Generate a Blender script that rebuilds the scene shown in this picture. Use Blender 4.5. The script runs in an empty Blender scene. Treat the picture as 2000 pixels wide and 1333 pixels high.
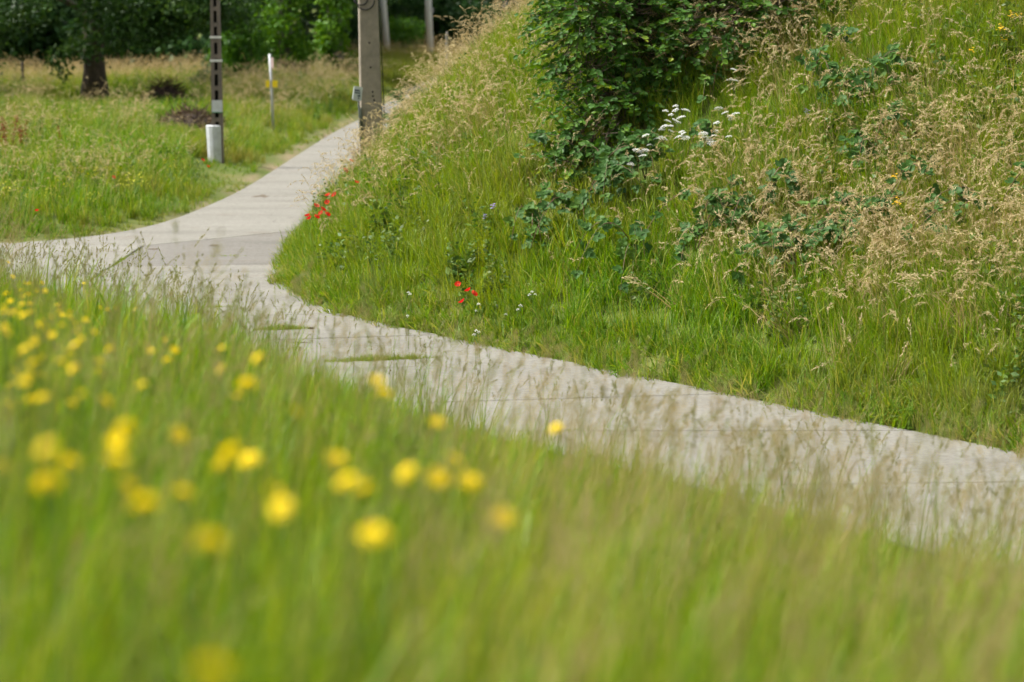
import bpy, math, random
import numpy as np
from mathutils import Vector, Matrix, Euler

rng = np.random.default_rng(7)
random.seed(7)
R = math.radians
scene = bpy.context.scene

# ------------------------------------------------------------------ camera, sky, sun, exposure
CAM = np.array((0.0, 0.0, 3.86))
FPX = 4722.0                                   # 85 mm on 36 mm, in pixels of the 2000 px wide photograph
PITCH = math.atan(716.5 / FPX)
cam_d = bpy.data.cameras.new("camera")
cam_d.lens = 85.0
cam_d.sensor_width = 36.0
cam_d.clip_start = 0.05
cam_d.clip_end = 3000
cam_d.dof.use_dof = True
cam_d.dof.focus_distance = 23.8
cam_d.dof.aperture_fstop = 1.9
cam_o = bpy.data.objects.new("camera", cam_d)
scene.collection.objects.link(cam_o)
cam_o.location = CAM
cam_o.rotation_euler = (math.pi / 2 - PITCH, 0, 0)
scene.camera = cam_o

SUN_EL, SUN_AZ = R(55), R(-86)                 # azimuth from +Y towards +X: high on the left
world = bpy.data.worlds.new("World")
scene.world = world
world.use_nodes = True
wn, wl = world.node_tree.nodes, world.node_tree.links
wn.clear()
w_out = wn.new("ShaderNodeOutputWorld")
w_bg = wn.new("ShaderNodeBackground")
w_hsv = wn.new("ShaderNodeHueSaturation")
w_sky = wn.new("ShaderNodeTexSky")
w_sky.sky_type = 'NISHITA'
w_sky.sun_disc = False
w_sky.sun_elevation = SUN_EL
w_sky.sun_rotation = SUN_AZ
w_sky.air_density = 1.0
w_sky.dust_density = 4.0
w_sky.ozone_density = 1.0
w_hsv.inputs['Saturation'].default_value = 0.18   # hazy white cloud cover
w_bg.inputs['Strength'].default_value = 0.075
wl.new(w_sky.outputs[0], w_hsv.inputs['Color'])
wl.new(w_hsv.outputs[0], w_bg.inputs['Color'])
wl.new(w_bg.outputs[0], w_out.inputs['Surface'])

sun_d = bpy.data.lights.new("sun", 'SUN')
sun_d.energy = 2.8
sun_d.angle = R(6)
sun_d.color = (1.0, 0.965, 0.90)
sun_o = bpy.data.objects.new("sun", sun_d)
scene.collection.objects.link(sun_o)
sdir = Vector((math.sin(SUN_AZ) * math.cos(SUN_EL), math.cos(SUN_AZ) * math.cos(SUN_EL), math.sin(SUN_EL)))
sun_o.rotation_euler = sdir.to_track_quat('Z', 'Y').to_euler()
sun_o.location = sdir * 60

scene.view_settings.view_transform = 'Standard'
scene.view_settings.look = 'None'
scene.view_settings.gamma = 1.0
scene.view_settings.use_curve_mapping = False
scene.view_settings.exposure = 1.45
scene.render.engine = 'CYCLES'
scene.cycles.use_denoising = True
scene.cycles.debug_use_spatial_splits = True
scene.cycles.max_bounces = 4
scene.cycles.diffuse_bounces = 2
scene.cycles.transmission_bounces = 3
scene.cycles.use_adaptive_sampling = True
scene.cycles.adaptive_threshold = 0.03
scene.cycles.glossy_bounces = 2
scene.cycles.caustics_reflective = False
scene.cycles.caustics_refractive = False

COL = scene.collection

# ------------------------------------------------------------------ helpers: tagging, meshes
def tag(o, label=None, cat=None, group=None, kind=None):
    if label: o['label'] = label
    if cat: o['category'] = cat
    if group: o['group'] = group
    if kind: o['kind'] = kind
    return o

def empty(name, loc, rz=0.0):
    o = bpy.data.objects.new(name, None)
    o.empty_display_size = 0.1
    COL.objects.link(o)
    o.location = loc
    o.rotation_euler = (0, 0, rz)
    return o

def mesh_obj(name, me, parent=None, loc=(0, 0, 0), rot=(0, 0, 0), scl=(1, 1, 1), link=True):
    o = bpy.data.objects.new(name, me)
    if link: COL.objects.link(o)
    o.location = loc; o.rotation_euler = rot; o.scale = scl
    if parent: o.parent = parent
    return o

class MB:
    """collects pieces of ONE mesh"""
    def __init__(s): s.v = []; s.f = []; s.m = []; s.c = []
    def add(s, verts, faces, mat=0, col=(0.5, 0.5, 0.5)):
        o = len(s.v)
        s.v += [tuple(p) for p in verts]
        s.c += [col] * len(verts)
        for f in faces:
            s.f.append(tuple(i + o for i in f)); s.m.append(mat)
    def box(s, c, size, rot=None, mat=0, col=(0.5, 0.5, 0.5), taper=1.0, chamfer=0.0):
        hx, hy, hz = size[0] / 2, size[1] / 2, size[2] / 2
        ch = chamfer
        def ring(z, k):
            x, y = hx * k, hy * k
            if ch <= 0: return [(-x, -y, z), (x, -y, z), (x, y, z), (-x, y, z)]
            return [(-x + ch, -y, z), (x - ch, -y, z), (x, -y + ch, z), (x, y - ch, z), (x - ch, y, z), (-x + ch, y, z), (-x, y - ch, z), (-x, -y + ch, z)]
        a, b = ring(-hz, 1.0), ring(hz, taper)
        n = len(a)
        vs = a + b
        fs = [tuple(reversed(range(n))), tuple(range(n, 2 * n))] + [(i, (i + 1) % n, n + (i + 1) % n, n + i) for i in range(n)]
        M = rot.to_matrix() if rot else Matrix.Identity(3)
        c = Vector(c)
        s.add([tuple(M @ Vector(p) + c) for p in vs], fs, mat, col)
    def tube(s, pts, rad, n=6, mat=0, col=(0.5, 0.5, 0.5), cap=True):
        pts = [Vector(p) for p in pts]
        if not hasattr(rad, '__len__'): rad = [rad] * len(pts)
        vs = []
        up = Vector((0.13, 0.21, 1)).normalized()
        prev = None
        for i, p in enumerate(pts):
            t = (pts[min(i + 1, len(pts) - 1)] - pts[max(i - 1, 0)]).normalized()
            if prev is None:
                a = t.cross(Vector((1, 0.1, 0.05)))
                if a.length < 0.2: a = t.cross(Vector((0, 1, 0)))
            else:
                a = prev - t * prev.dot(t)
            a.normalize(); prev = a
            b = t.cross(a)
            for k in range(n):
                w = 2 * math.pi * k / n
                vs.append(tuple(p + (a * math.cos(w) + b * math.sin(w)) * rad[i]))
        fs = []
        for i in range(len(pts) - 1):
            for k in range(n):
                fs.append((i * n + k, i * n + (k + 1) % n, (i + 1) * n + (k + 1) % n, (i + 1) * n + k))
        if cap:
            fs.append(tuple(reversed(range(n)))); fs.append(tuple(range((len(pts) - 1) * n, len(pts) * n)))
        s.add(vs, fs, mat, col)
    def mesh(s, name, mats, smooth=False):
        me = bpy.data.meshes.new(name)
        me.from_pydata(s.v, [], s.f)
        for m in mats: me.materials.append(m)
        if len(mats) > 1: me.polygons.foreach_set('material_index', np.array(s.m, dtype=np.int32))
        ca = me.color_attributes.new('c', 'FLOAT_COLOR', 'POINT')
        a = np.ones((len(s.v), 4), np.float32); a[:, :3] = np.array(s.c, np.float32).reshape(-1, 3)
        ca.data.foreach_set('color', a.ravel())
        if smooth: me.polygons.foreach_set('use_smooth', np.ones(len(me.polygons), bool))
        me.update()
        return me
    def build(s, name, mats, parent=None, smooth=False, **k):
        if not isinstance(mats, (list, tuple)): mats = [mats]
        return mesh_obj(name, s.mesh(name, mats, smooth), parent, **k)

def np_mesh(name, V, F, mats, col=None, fm=None, smooth=False):
    """mesh from arrays; F is (m,3) or (m,4)"""
    me = bpy.data.meshes.new(name)
    k = F.shape[1]
    me.vertices.add(len(V)); me.vertices.foreach_set('co', np.asarray(V, np.float32).ravel())
    me.loops.add(F.size); me.loops.foreach_set('vertex_index', np.asarray(F, np.int32).ravel())
    me.polygons.add(len(F))
    me.polygons.foreach_set('loop_start', np.arange(0, F.size, k, dtype=np.int32))
    if not isinstance(mats, (list, tuple)): mats = [mats]
    for m in mats: me.materials.append(m)
    if fm is not None: me.polygons.foreach_set('material_index', np.asarray(fm, np.int32))
    me.update(calc_edges=True)
    if col is not None:
        ca = me.color_attributes.new('c', 'FLOAT_COLOR', 'POINT')
        a = np.ones((len(V), 4), np.float32); a[:, :3] = col
        ca.data.foreach_set('color', a.ravel())
    me.polygons.foreach_set('use_smooth', np.full(len(F), smooth))
    me.validate()
    return me

# ------------------------------------------------------------------ materials
def new_mat(name):
    m = bpy.data.materials.new(name); m.use_nodes = True
    m.node_tree.nodes.clear()
    return m, m.node_tree.nodes, m.node_tree.links

def ramp(n, stops):
    r = n.new('ShaderNodeValToRGB')
    el = r.color_ramp.elements
    while len(el) < len(stops): el.new(0.5)
    for e, (p, c) in zip(el, stops):
        e.position = p; e.color = (*c, 1)
    return r

def leaf_mat(name, stops, dry=None, transl=0.35, rough=0.5, spec=0.25, instanced=False, objrand=False, hue=0.485):
    """stops: colours chosen by the per-blade value (attribute c, red); dry: colour that patches of 'tint' fade to"""
    m, n, l = new_mat(name)
    out = n.new('ShaderNodeOutputMaterial')
    at = n.new('ShaderNodeAttribute'); at.attribute_name = 'c'
    sep = n.new('ShaderNodeSeparateColor'); l.new(at.outputs['Color'], sep.inputs[0])
    val = sep.outputs[0]
    if objrand:
        oi = n.new('ShaderNodeObjectInfo')
        ad = n.new('ShaderNodeMath'); ad.operation = 'MULTIPLY_ADD'; ad.inputs[1].default_value = 0.5; 
        l.new(oi.outputs['Random'], ad.inputs[0])
        hv = n.new('ShaderNodeMath'); hv.operation = 'MULTIPLY'; hv.inputs[1].default_value = 0.5
        l.new(val, hv.inputs[0]); l.new(hv.outputs[0], ad.inputs[2]); val = ad.outputs[0]
    rp = ramp(n, stops); l.new(val, rp.inputs[0])
    c = rp.outputs[0]
    if dry:
        ti = n.new('ShaderNodeAttribute'); ti.attribute_name = 'tint'
        ti.attribute_type = 'INSTANCER' if instanced else 'GEOMETRY'
        mx = n.new('ShaderNodeMix'); mx.data_type = 'RGBA'
        l.new(ti.outputs['Fac'], mx.inputs['Factor']); l.new(c, mx.inputs['A']); mx.inputs['B'].default_value = (*dry, 1)
        c = mx.outputs['Result']
    p = n.new('ShaderNodeBsdfPrincipled')
    p.inputs['Roughness'].default_value = rough
    p.inputs['Specular IOR Level'].default_value = spec
    l.new(c, p.inputs['Base Color'])
    t = n.new('ShaderNodeBsdfTranslucent')
    h = n.new('ShaderNodeHueSaturation'); h.inputs['Hue'].default_value = hue; h.inputs['Saturation'].default_value = 1.1; h.inputs['Value'].default_value = 1.35
    l.new(c, h.inputs['Color']); l.new(h.outputs[0], t.inputs['Color'])
    mix = n.new('ShaderNodeMixShader'); mix.inputs[0].default_value = transl
    l.new(p.outputs[0], mix.inputs[1]); l.new(t.outputs[0], mix.inputs[2]); l.new(mix.outputs[0], out.inputs['Surface'])
    return m

def plain(name, col, rough=0.6, metal=0.0, noise=0.0, nscale=8.0, col2=None, bump=0.0, spec=0.4):
    m, n, l = new_mat(name)
    out = n.new('ShaderNodeOutputMaterial')
    p = n.new('ShaderNodeBsdfPrincipled')
    p.inputs['Roughness'].default_value = rough; p.inputs['Metallic'].default_value = metal
    p.inputs['Specular IOR Level'].default_value = spec
    if col2 is None: col2 = tuple(x * (1 - noise) for x in col)
    tc = n.new('ShaderNodeTexCoord')
    nz = n.new('ShaderNodeTexNoise'); nz.inputs['Scale'].default_value = nscale; nz.inputs['Detail'].default_value = 6; nz.inputs['Roughness'].default_value = 0.65
    l.new(tc.outputs['Object'], nz.inputs['Vector'])
    rp = ramp(n, [(0.35, col2), (0.65, col)]); l.new(nz.outputs['Fac'], rp.inputs[0])
    l.new(rp.outputs[0], p.inputs['Base Color'])
    if bump:
        b = n.new('ShaderNodeBump'); b.inputs['Strength'].default_value = bump; b.inputs['Distance'].default_value = 0.02
        nz2 = n.new('ShaderNodeTexNoise'); nz2.inputs['Scale'].default_value = nscale * 6; nz2.inputs['Detail'].default_value = 4
        l.new(tc.outputs['Object'], nz2.inputs['Vector'])
        l.new(nz2.outputs['Fac'], b.inputs['Height']); l.new(b.outputs[0], p.inputs['Normal'])
    l.new(p.outputs[0], out.inputs['Surface'])
    return m

def concrete_path_mat(name, a, b, c, stretch_rot):
    m, n, l = new_mat(name)
    out = n.new('ShaderNodeOutputMaterial'); p = n.new('ShaderNodeBsdfPrincipled')
    p.inputs['Roughness'].default_value = 0.88; p.inputs['Specular IOR Level'].default_value = 0.25
    g = n.new('ShaderNodeNewGeometry')
    big = n.new('ShaderNodeTexNoise'); big.inputs['Scale'].default_value = 0.45; big.inputs['Detail'].default_value = 5; big.inputs['Roughness'].default_value = 0.6
    mp = n.new('ShaderNodeMapping'); mp.inputs['Rotation'].default_value = (0, 0, stretch_rot); mp.inputs['Scale'].default_value = (0.5, 2.2, 1)
    l.new(g.outputs['Position'], mp.inputs[0]); l.new(mp.outputs[0], big.inputs['Vector'])
    fine = n.new('ShaderNodeTexNoise'); fine.inputs['Scale'].default_value = 22; fine.inputs['Detail'].default_value = 6; fine.inputs['Roughness'].default_value = 0.75
    l.new(g.outputs['Position'], fine.inputs['Vector'])
    r1 = ramp(n, [(0.28, c), (0.45, b), (0.68, a)]); l.new(big.outputs['Fac'], r1.inputs[0])
    r2 = ramp(n, [(0.3, (0.62, 0.6, 0.57)), (0.62, (1.12, 1.12, 1.12))]); l.new(fine.outputs['Fac'], r2.inputs[0])
    mul = n.new('ShaderNodeMix'); mul.data_type = 'RGBA'; mul.blend_type = 'MULTIPLY'; mul.inputs['Factor'].default_value = 0.8
    l.new(r1.outputs[0], mul.inputs['A']); l.new(r2.outputs[0], mul.inputs['B'])
    # broom texture across the slab, and a few earthy stains
    brm = n.new('ShaderNodeTexNoise'); brm.inputs['Scale'].default_value = 5; brm.inputs['Detail'].default_value = 3
    mp2 = n.new('ShaderNodeMapping'); mp2.inputs['Rotation'].default_value = (0, 0, stretch_rot); mp2.inputs['Scale'].default_value = (0.5, 14, 1)
    l.new(g.outputs['Position'], mp2.inputs[0]); l.new(mp2.outputs[0], brm.inputs['Vector'])
    r3 = ramp(n, [(0.35, (0.86, 0.85, 0.83)), (0.6, (1.05, 1.05, 1.05))]); l.new(brm.outputs['Fac'], r3.inputs[0])
    mul2 = n.new('ShaderNodeMix'); mul2.data_type = 'RGBA'; mul2.blend_type = 'MULTIPLY'; mul2.inputs['Factor'].default_value = 0.8
    l.new(mul.outputs['Result'], mul2.inputs['A']); l.new(r3.outputs[0], mul2.inputs['B'])
    st = n.new('ShaderNodeTexNoise'); st.inputs['Scale'].default_value = 1.3; st.inputs['Detail'].default_value = 7; st.inputs['Roughness'].default_value = 0.7
    mp3 = n.new('ShaderNodeMapping'); mp3.inputs['Location'].default_value = (3.7, 1.1, 0); mp3.inputs['Scale'].default_value = (0.7, 1.6, 1)
    l.new(g.outputs['Position'], mp3.inputs[0]); l.new(mp3.outputs[0], st.inputs['Vector'])
    r4 = ramp(n, [(0.56, (0, 0, 0)), (0.72, (1, 1, 1))]); l.new(st.outputs['Fac'], r4.inputs[0])
    mx = n.new('ShaderNodeMix'); mx.data_type = 'RGBA'
    sc = n.new('ShaderNodeMath'); sc.operation = 'MULTIPLY'; sc.inputs[1].default_value = 0.55
    l.new(r4.outputs[0], sc.inputs[0]); l.new(sc.outputs[0], mx.inputs['Factor'])
    l.new(mul2.outputs['Result'], mx.inputs['A']); mx.inputs['B'].default_value = (0.13, 0.10, 0.07, 1)
    # hairline cracks, broken up by noise
    vor = n.new('ShaderNodeTexVoronoi'); vor.feature = 'DISTANCE_TO_EDGE'; vor.inputs['Scale'].default_value = 0.42
    wv = n.new('ShaderNodeVectorMath'); wv.operation = 'MULTIPLY_ADD'; wv.inputs[1].default_value = (0.5, 0.5, 0.0)
    l.new(big.outputs['Color'], wv.inputs[0]); l.new(g.outputs['Position'], wv.inputs[2]); l.new(wv.outputs[0], vor.inputs['Vector'])
    rc = ramp(n, [(0.0, (1, 1, 1)), (0.006, (0, 0, 0))]); l.new(vor.outputs['Distance'], rc.inputs[0])
    rb = ramp(n, [(0.50, (0, 0, 0)), (0.56, (1, 1, 1))]); l.new(st.outputs['Fac'], rb.inputs[0])
    ck = n.new('ShaderNodeMath'); ck.operation = 'MULTIPLY'; l.new(rc.outputs[0], ck.inputs[0]); l.new(rb.outputs[0], ck.inputs[1])
    ck2 = n.new('ShaderNodeMath'); ck2.operation = 'MULTIPLY'; ck2.inputs[1].default_value = 0.7; l.new(ck.outputs[0], ck2.inputs[0])
    mc = n.new('ShaderNodeMix'); mc.data_type = 'RGBA'; l.new(ck2.outputs[0], mc.inputs['Factor']); l.new(mx.outputs['Result'], mc.inputs['A']); mc.inputs['B'].default_value = (0.06, 0.055, 0.045, 1)
    l.new(mc.outputs['Result'], p.inputs['Base Color'])
    bp = n.new('ShaderNodeBump'); bp.inputs['Strength'].default_value = 0.35; bp.inputs['Distance'].default_value = 0.01
    l.new(fine.outputs['Fac'], bp.inputs['Height']); l.new(bp.outputs[0], p.inputs['Normal'])
    l.new(p.outputs[0], out.inputs['Surface'])
    return m

M = {}
M['lush'] = leaf_mat('lush_grass', [(0.0, (0.05, 0.14, 0.008)), (0.45, (0.10, 0.23, 0.010)), (0.8, (0.17, 0.29, 0.014)), (1.0, (0.33, 0.31, 0.07))], dry=(0.27, 0.235, 0.055), instanced=True, transl=0.4)
M['fine'] = leaf_mat('fine_grass', [(0.0, (0.07, 0.17, 0.006)), (0.5, (0.135, 0.27, 0.008)), (0.9, (0.22, 0.33, 0.014)), (1.0, (0.36, 0.32, 0.07))], dry=(0.29, 0.30, 0.035), instanced=True, transl=0.4)
M['hay'] = leaf_mat('hay_stalk', [(0.0, (0.20, 0.18, 0.05)), (0.5, (0.34, 0.28, 0.10)), (1.0, (0.47, 0.38, 0.17))], dry=(0.40, 0.32, 0.11), instanced=True, transl=0.3, rough=0.7)
M['seed'] = leaf_mat('seed_head', [(0.0, (0.34, 0.27, 0.13)), (0.5, (0.47, 0.385, 0.21)), (1.0, (0.58, 0.50, 0.32))], dry=(0.44, 0.35, 0.16), instanced=True, transl=0.3, rough=0.75)
M['fog'] = leaf_mat('fog_head', [(0.0, (0.17, 0.18, 0.045)), (0.5, (0.27, 0.23, 0.09)), (1.0, (0.38, 0.30, 0.15))], dry=(0.34, 0.26, 0.125), instanced=True, transl=0.3, rough=0.75)
M['herb'] = leaf_mat('herb_leaf', [(0.0, (0.035, 0.095, 0.016)), (0.5, (0.06, 0.145, 0.018)), (1.0, (0.13, 0.20, 0.025))], dry=(0.16, 0.16, 0.05), instanced=True, transl=0.3)
M['ryehead'] = leaf_mat('rye_head', [(0.0, (0.15, 0.19, 0.04)), (1.0, (0.27, 0.24, 0.09))], dry=(0.30, 0.23, 0.11), instanced=True, transl=0.3)
M['straw'] = leaf_mat('straw', [(0.0, (0.26, 0.20, 0.09)), (0.6, (0.40, 0.31, 0.15)), (1.0, (0.24, 0.27, 0.06))], dry=(0.40, 0.30, 0.14), instanced=True, transl=0.25, rough=0.8)
M['bush'] = leaf_mat('bush_leaf', [(0.0, (0.025, 0.075, 0.012)), (0.5, (0.05, 0.13, 0.015)), (0.8, (0.10, 0.19, 0.016)), (1.0, (0.22, 0.26, 0.022))], transl=0.3, rough=0.5, spec=0.2)
M['bramble'] = leaf_mat('bramble_leaf', [(0.0, (0.03, 0.085, 0.018)), (0.6, (0.055, 0.13, 0.022)), (0.9, (0.10, 0.18, 0.022)), (1.0, (0.15, 0.08, 0.03))], transl=0.28, rough=0.55, spec=0.2, objrand=True)
M['oakleaf'] = leaf_mat('oak_leaf', [(0.0, (0.018, 0.05, 0.012)), (0.6, (0.035, 0.085, 0.016)), (1.0, (0.07, 0.125, 0.02))], transl=0.3)
M['forest'] = leaf_mat('forest_leaf', [(0.0, (0.018, 0.055, 0.018)), (0.6, (0.032, 0.085, 0.022)), (1.0, (0.055, 0.12, 0.025))], transl=0.3)
M['shrub'] = leaf_mat('shrub_leaf', [(0.0, (0.03, 0.095, 0.012)), (0.6, (0.06, 0.16, 0.016)), (1.0, (0.10, 0.21, 0.02))], transl=0.35)
M['ivy'] = leaf_mat('ivy_leaf', [(0.0, (0.04, 0.12, 0.010)), (0.5, (0.08, 0.20, 0.012)), (1.0, (0.15, 0.28, 0.018))], transl=0.3)
M['weed'] = leaf_mat('weed_green', [(0.0, (0.07, 0.15, 0.025)), (1.0, (0.14, 0.22, 0.03))], transl=0.3)
M['stem'] = leaf_mat('flower_stem', [(0.0, (0.09, 0.16, 0.03)), (1.0, (0.12, 0.19, 0.04))], transl=0.15)
M['yellow'] = leaf_mat('yellow_petal', [(0.0, (0.84, 0.62, 0.005)), (1.0, (0.90, 0.72, 0.01))], transl=0.3, rough=0.6, hue=0.5)
M['yellow_weed'] = leaf_mat('yellow_green_petal', [(0.0, (0.42, 0.44, 0.03)), (1.0, (0.60, 0.56, 0.04))], transl=0.3)
M['wort'] = leaf_mat('wort_petal', [(0.0, (0.72, 0.40, 0.01)), (1.0, (0.80, 0.52, 0.012))], transl=0.3)
M['poppy'] = leaf_mat('poppy_petal', [(0.0, (0.56, 0.04, 0.012)), (1.0, (0.70, 0.075, 0.02))], transl=0.35)
M['white'] = leaf_mat('white_petal', [(0.0, (0.72, 0.72, 0.68)), (1.0, (0.84, 0.83, 0.80))], transl=0.25)
M['violet'] = leaf_mat('violet_petal', [(0.0, (0.30, 0.24, 0.52)), (1.0, (0.42, 0.34, 0.62))], transl=0.3)
M['rust'] = leaf_mat('dock_seed', [(0.0, (0.16, 0.045, 0.018)), (1.0, (0.30, 0.09, 0.03))], transl=0.2, rough=0.8)
M['brush'] = leaf_mat('dead_brush', [(0.0, (0.035, 0.022, 0.014)), (0.7, (0.085, 0.055, 0.035)), (1.0, (0.15, 0.10, 0.06))], transl=0.1, rough=0.9)
M['black'] = plain('dark_centre', (0.02, 0.018, 0.02), 0.7)
M['bramstem'] = plain('bramble_stem', (0.16, 0.07, 0.045), 0.6, col2=(0.09, 0.10, 0.03), nscale=6)
M['twig'] = plain('twig_bark', (0.09, 0.065, 0.04), 0.85, noise=0.4)
M['bark'] = plain('oak_bark', (0.10, 0.075, 0.055), 0.95, col2=(0.045, 0.035, 0.028), nscale=5, bump=0.9)
M['greybark'] = plain('grey_bark', (0.20, 0.18, 0.15), 0.95, col2=(0.09, 0.085, 0.07), nscale=4, bump=0.7)
M['birch'] = plain('pale_bark', (0.38, 0.37, 0.34), 0.9, col2=(0.16, 0.15, 0.13), nscale=3, bump=0.3)
M['pole'] = plain('weathered_concrete', (0.30, 0.255, 0.20), 0.9, col2=(0.20, 0.175, 0.135), nscale=3.5, bump=0.35)
M['lattice'] = plain('brown_concrete', (0.185, 0.15, 0.125), 0.9, col2=(0.12, 0.10, 0.085), nscale=4, bump=0.3)
M['darkweb'] = plain('painted_recess_shade', (0.028, 0.025, 0.022), 0.95, noise=0.3)  # concrete web coloured near-black to give the deep shade inside the pole slots
M['palepole'] = plain('pale_concrete', (0.70, 0.72, 0.75), 0.8, col2=(0.60, 0.62, 0.65), nscale=2)
M['steel'] = plain('galvanised_steel', (0.46, 0.47, 0.48), 0.5, metal=0.2, noise=0.2)
M['plastic'] = plain('white_plastic', (0.58, 0.60, 0.63), 0.5, col2=(0.44, 0.45, 0.45), nscale=5)
M['paint_white'] = plain('white_band', (0.72, 0.71, 0.68), 0.6, noise=0.12)
M['paint_yellow'] = plain('yellow_sign', (0.85, 0.62, 0.01), 0.45, noise=0.06)
M['paint_green'] = plain('green_rim', (0.06, 0.25, 0.12), 0.5)
M['sign_print'] = plain('grey_print', (0.10, 0.12, 0.15), 0.6)
M['sign_pink'] = plain('faded_sign', (0.62, 0.44, 0.42), 0.6, noise=0.15)
M['darkgreen'] = plain('dark_green_paint', (0.05, 0.065, 0.04), 0.6, noise=0.3)
M['cable'] = plain('black_cable', (0.03, 0.03, 0.032), 0.55)
M['soil'] = plain('dark_soil', (0.055, 0.04, 0.03), 1.0, col2=(0.03, 0.022, 0.018), nscale=9, bump=0.8)
M['wood'] = plain('grey_wood', (0.36, 0.33, 0.28), 0.9, col2=(0.22, 0.20, 0.17), nscale=6)
M['darkwood'] = plain('dark_wood', (0.07, 0.06, 0.05), 0.9, noise=0.3)
M['roof'] = plain('slate_roof', (0.16, 0.15, 0.17), 0.8, noise=0.2)
M['wall'] = plain('brick_wall', (0.28, 0.17, 0.13), 0.9, noise=0.25)
M['slab'] = concrete_path_mat('slab_concrete', (0.228, 0.221, 0.196), (0.203, 0.196, 0.173), (0.156, 0.150, 0.131), R(20))
M['slab_grey'] = concrete_path_mat('slab_grey_concrete', (0.18, 0.172, 0.155), (0.158, 0.15, 0.135), (0.12, 0.114, 0.102), R(20))

def ground_mat():
    m, n, l = new_mat('soil_and_thatch')
    out = n.new('ShaderNodeOutputMaterial'); p = n.new('ShaderNodeBsdfPrincipled'); p.inputs['Roughness'].default_value = 1.0
    p.inputs['Specular IOR Level'].default_value = 0.1
    g = n.new('ShaderNodeNewGeometry')
    a = n.new('ShaderNodeTexNoise'); a.inputs['Scale'].default_value = 0.6; a.inputs['Detail'].default_value = 7; a.inputs['Roughness'].default_value = 0.7
    l.new(g.outputs['Position'], a.inputs['Vector'])
    r = ramp(n, [(0.3, (0.06, 0.075, 0.02)), (0.5, (0.085, 0.115, 0.025)), (0.7, (0.15, 0.14, 0.05))]); l.new(a.outputs['Fac'], r.inputs[0])
    # bare earth along the path, given by vertex colour red = closeness to the path edge, green = golden field
    at = n.new('ShaderNodeAttribute'); at.attribute_name = 'c'
    sp = n.new('ShaderNodeSeparateColor'); l.new(at.outputs['Color'], sp.inputs[0])
    f2 = n.new('ShaderNodeTexNoise'); f2.inputs['Scale'].default_value = 9; f2.inputs['Detail'].default_value = 5
    l.new(g.outputs['Position'], f2.inputs['Vector'])
    re = ramp(n, [(0.35, (0.17, 0.125, 0.08)), (0.65, (0.29, 0.225, 0.15))]); l.new(f2.outputs['Fac'], re.inputs[0])
    m1 = n.new('ShaderNodeMix'); m1.data_type = 'RGBA'; l.new(sp.outputs[0], m1.inputs['Factor']); l.new(r.outputs[0], m1.inputs['A']); l.new(re.outputs[0], m1.inputs['B'])
    m2 = n.new('ShaderNodeMix'); m2.data_type = 'RGBA'; l.new(sp.outputs[1], m2.inputs['Factor']); l.new(m1.outputs['Result'], m2.inputs['A']); m2.inputs['B'].default_value = (0.36, 0.25, 0.09, 1)
    l.new(m2.outputs['Result'], p.inputs['Base Color'])
    b = n.new('ShaderNodeBump'); b.inputs['Strength'].default_value = 0.6; b.inputs['Distance'].default_value = 0.03
    l.new(f2.outputs['Fac'], b.inputs['Height']); l.new(b.outputs[0], p.inputs['Normal'])
    l.new(p.outputs[0], out.inputs['Surface'])
    return m
M['ground'] = ground_mat()

# ------------------------------------------------------------------ lie of the land
# path edges in metres (x right, y away from the camera), path surface at z = 0
EDGE_R = np.array([(14.2, 4.0), (10.5, 9.6), (7.2, 14.7), (4.1, 19.4), (2.84, 20.95), (2.1, 21.95), (0.46, 24.1), (-0.82, 25.85), (-1.55, 26.75), (-2.3, 28.1),
                   (-2.8, 29.9), (-3.06, 32.0), (-3.12, 34.5), (-3.0, 38.0), (-2.8, 42.0), (-2.5, 47.0), (-2.0, 54.0), (-1.6, 62.0), (-1.2, 72.0), (-0.4, 92.0), (1.5, 112.0), (4.0, 125.0)])
EDGE_N = np.array([(11.6, 2.2), (8.0, 7.7), (4.7, 12.9), (1.6, 17.75), (0.35, 19.3), (-0.4, 20.3), (-2.0, 22.4), (-3.25, 24.15), (-4.1, 25.4), (-4.75, 26.6),
                   (-5.25, 28.0), (-5.7, 29.4), (-6.6, 30.5), (-8.5, 31.3), (-12.0, 32.2), (-20.0, 33.5), (-60.0, 38.0)])
EDGE_F = np.array([(-60.0, 41.5), (-20.0, 37.0), (-12.0, 35.5), (-7.35, 34.6), (-6.2, 35.6), (-5.5, 37.3), (-5.12, 40.3), (-4.85, 43.8), (-4.68, 50.4),
                   (-4.45, 58.6), (-4.05, 66.0), (-3.7, 76.0), (-3.0, 92.0), (-1.2, 112.0), (1.2, 126.0)])
BIG = 400.0
POLY_R = np.vstack([EDGE_R, [(60, BIG), (BIG, BIG), (BIG, -BIG), (40, -BIG)]])
POLY_N = np.vstack([EDGE_N, [(-BIG, 70), (-BIG, -BIG), (40, -BIG), (14, -1)]])
POLY_F = np.vstack([EDGE_F, [(50, BIG), (-BIG, BIG), (-BIG, 80)]])

def in_poly(x, y, P):
    res = np.zeros(x.shape, bool)
    n = len(P)
    for i in range(n):
        x1, y1 = P[i]; x2, y2 = P[(i + 1) % n]
        if y1 == y2: continue
        c = ((y1 > y) != (y2 > y)) & (x < (x2 - x1) * (y - y1) / (y2 - y1) + x1)
        res ^= c
    return res

def dist_line(x, y, L):
    d = np.full(x.shape, 1e9)
    for i in range(len(L) - 1):
        ax, ay = L[i]; bx, by = L[i + 1]
        t = np.clip(((x - ax) * (bx - ax) + (y - ay) * (by - ay)) / ((bx - ax) ** 2 + (by - ay) ** 2), 0, 1)
        d = np.minimum(d, np.hypot(x - ax - t * (bx - ax), y - ay - t * (by - ay)))
    return d

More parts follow.
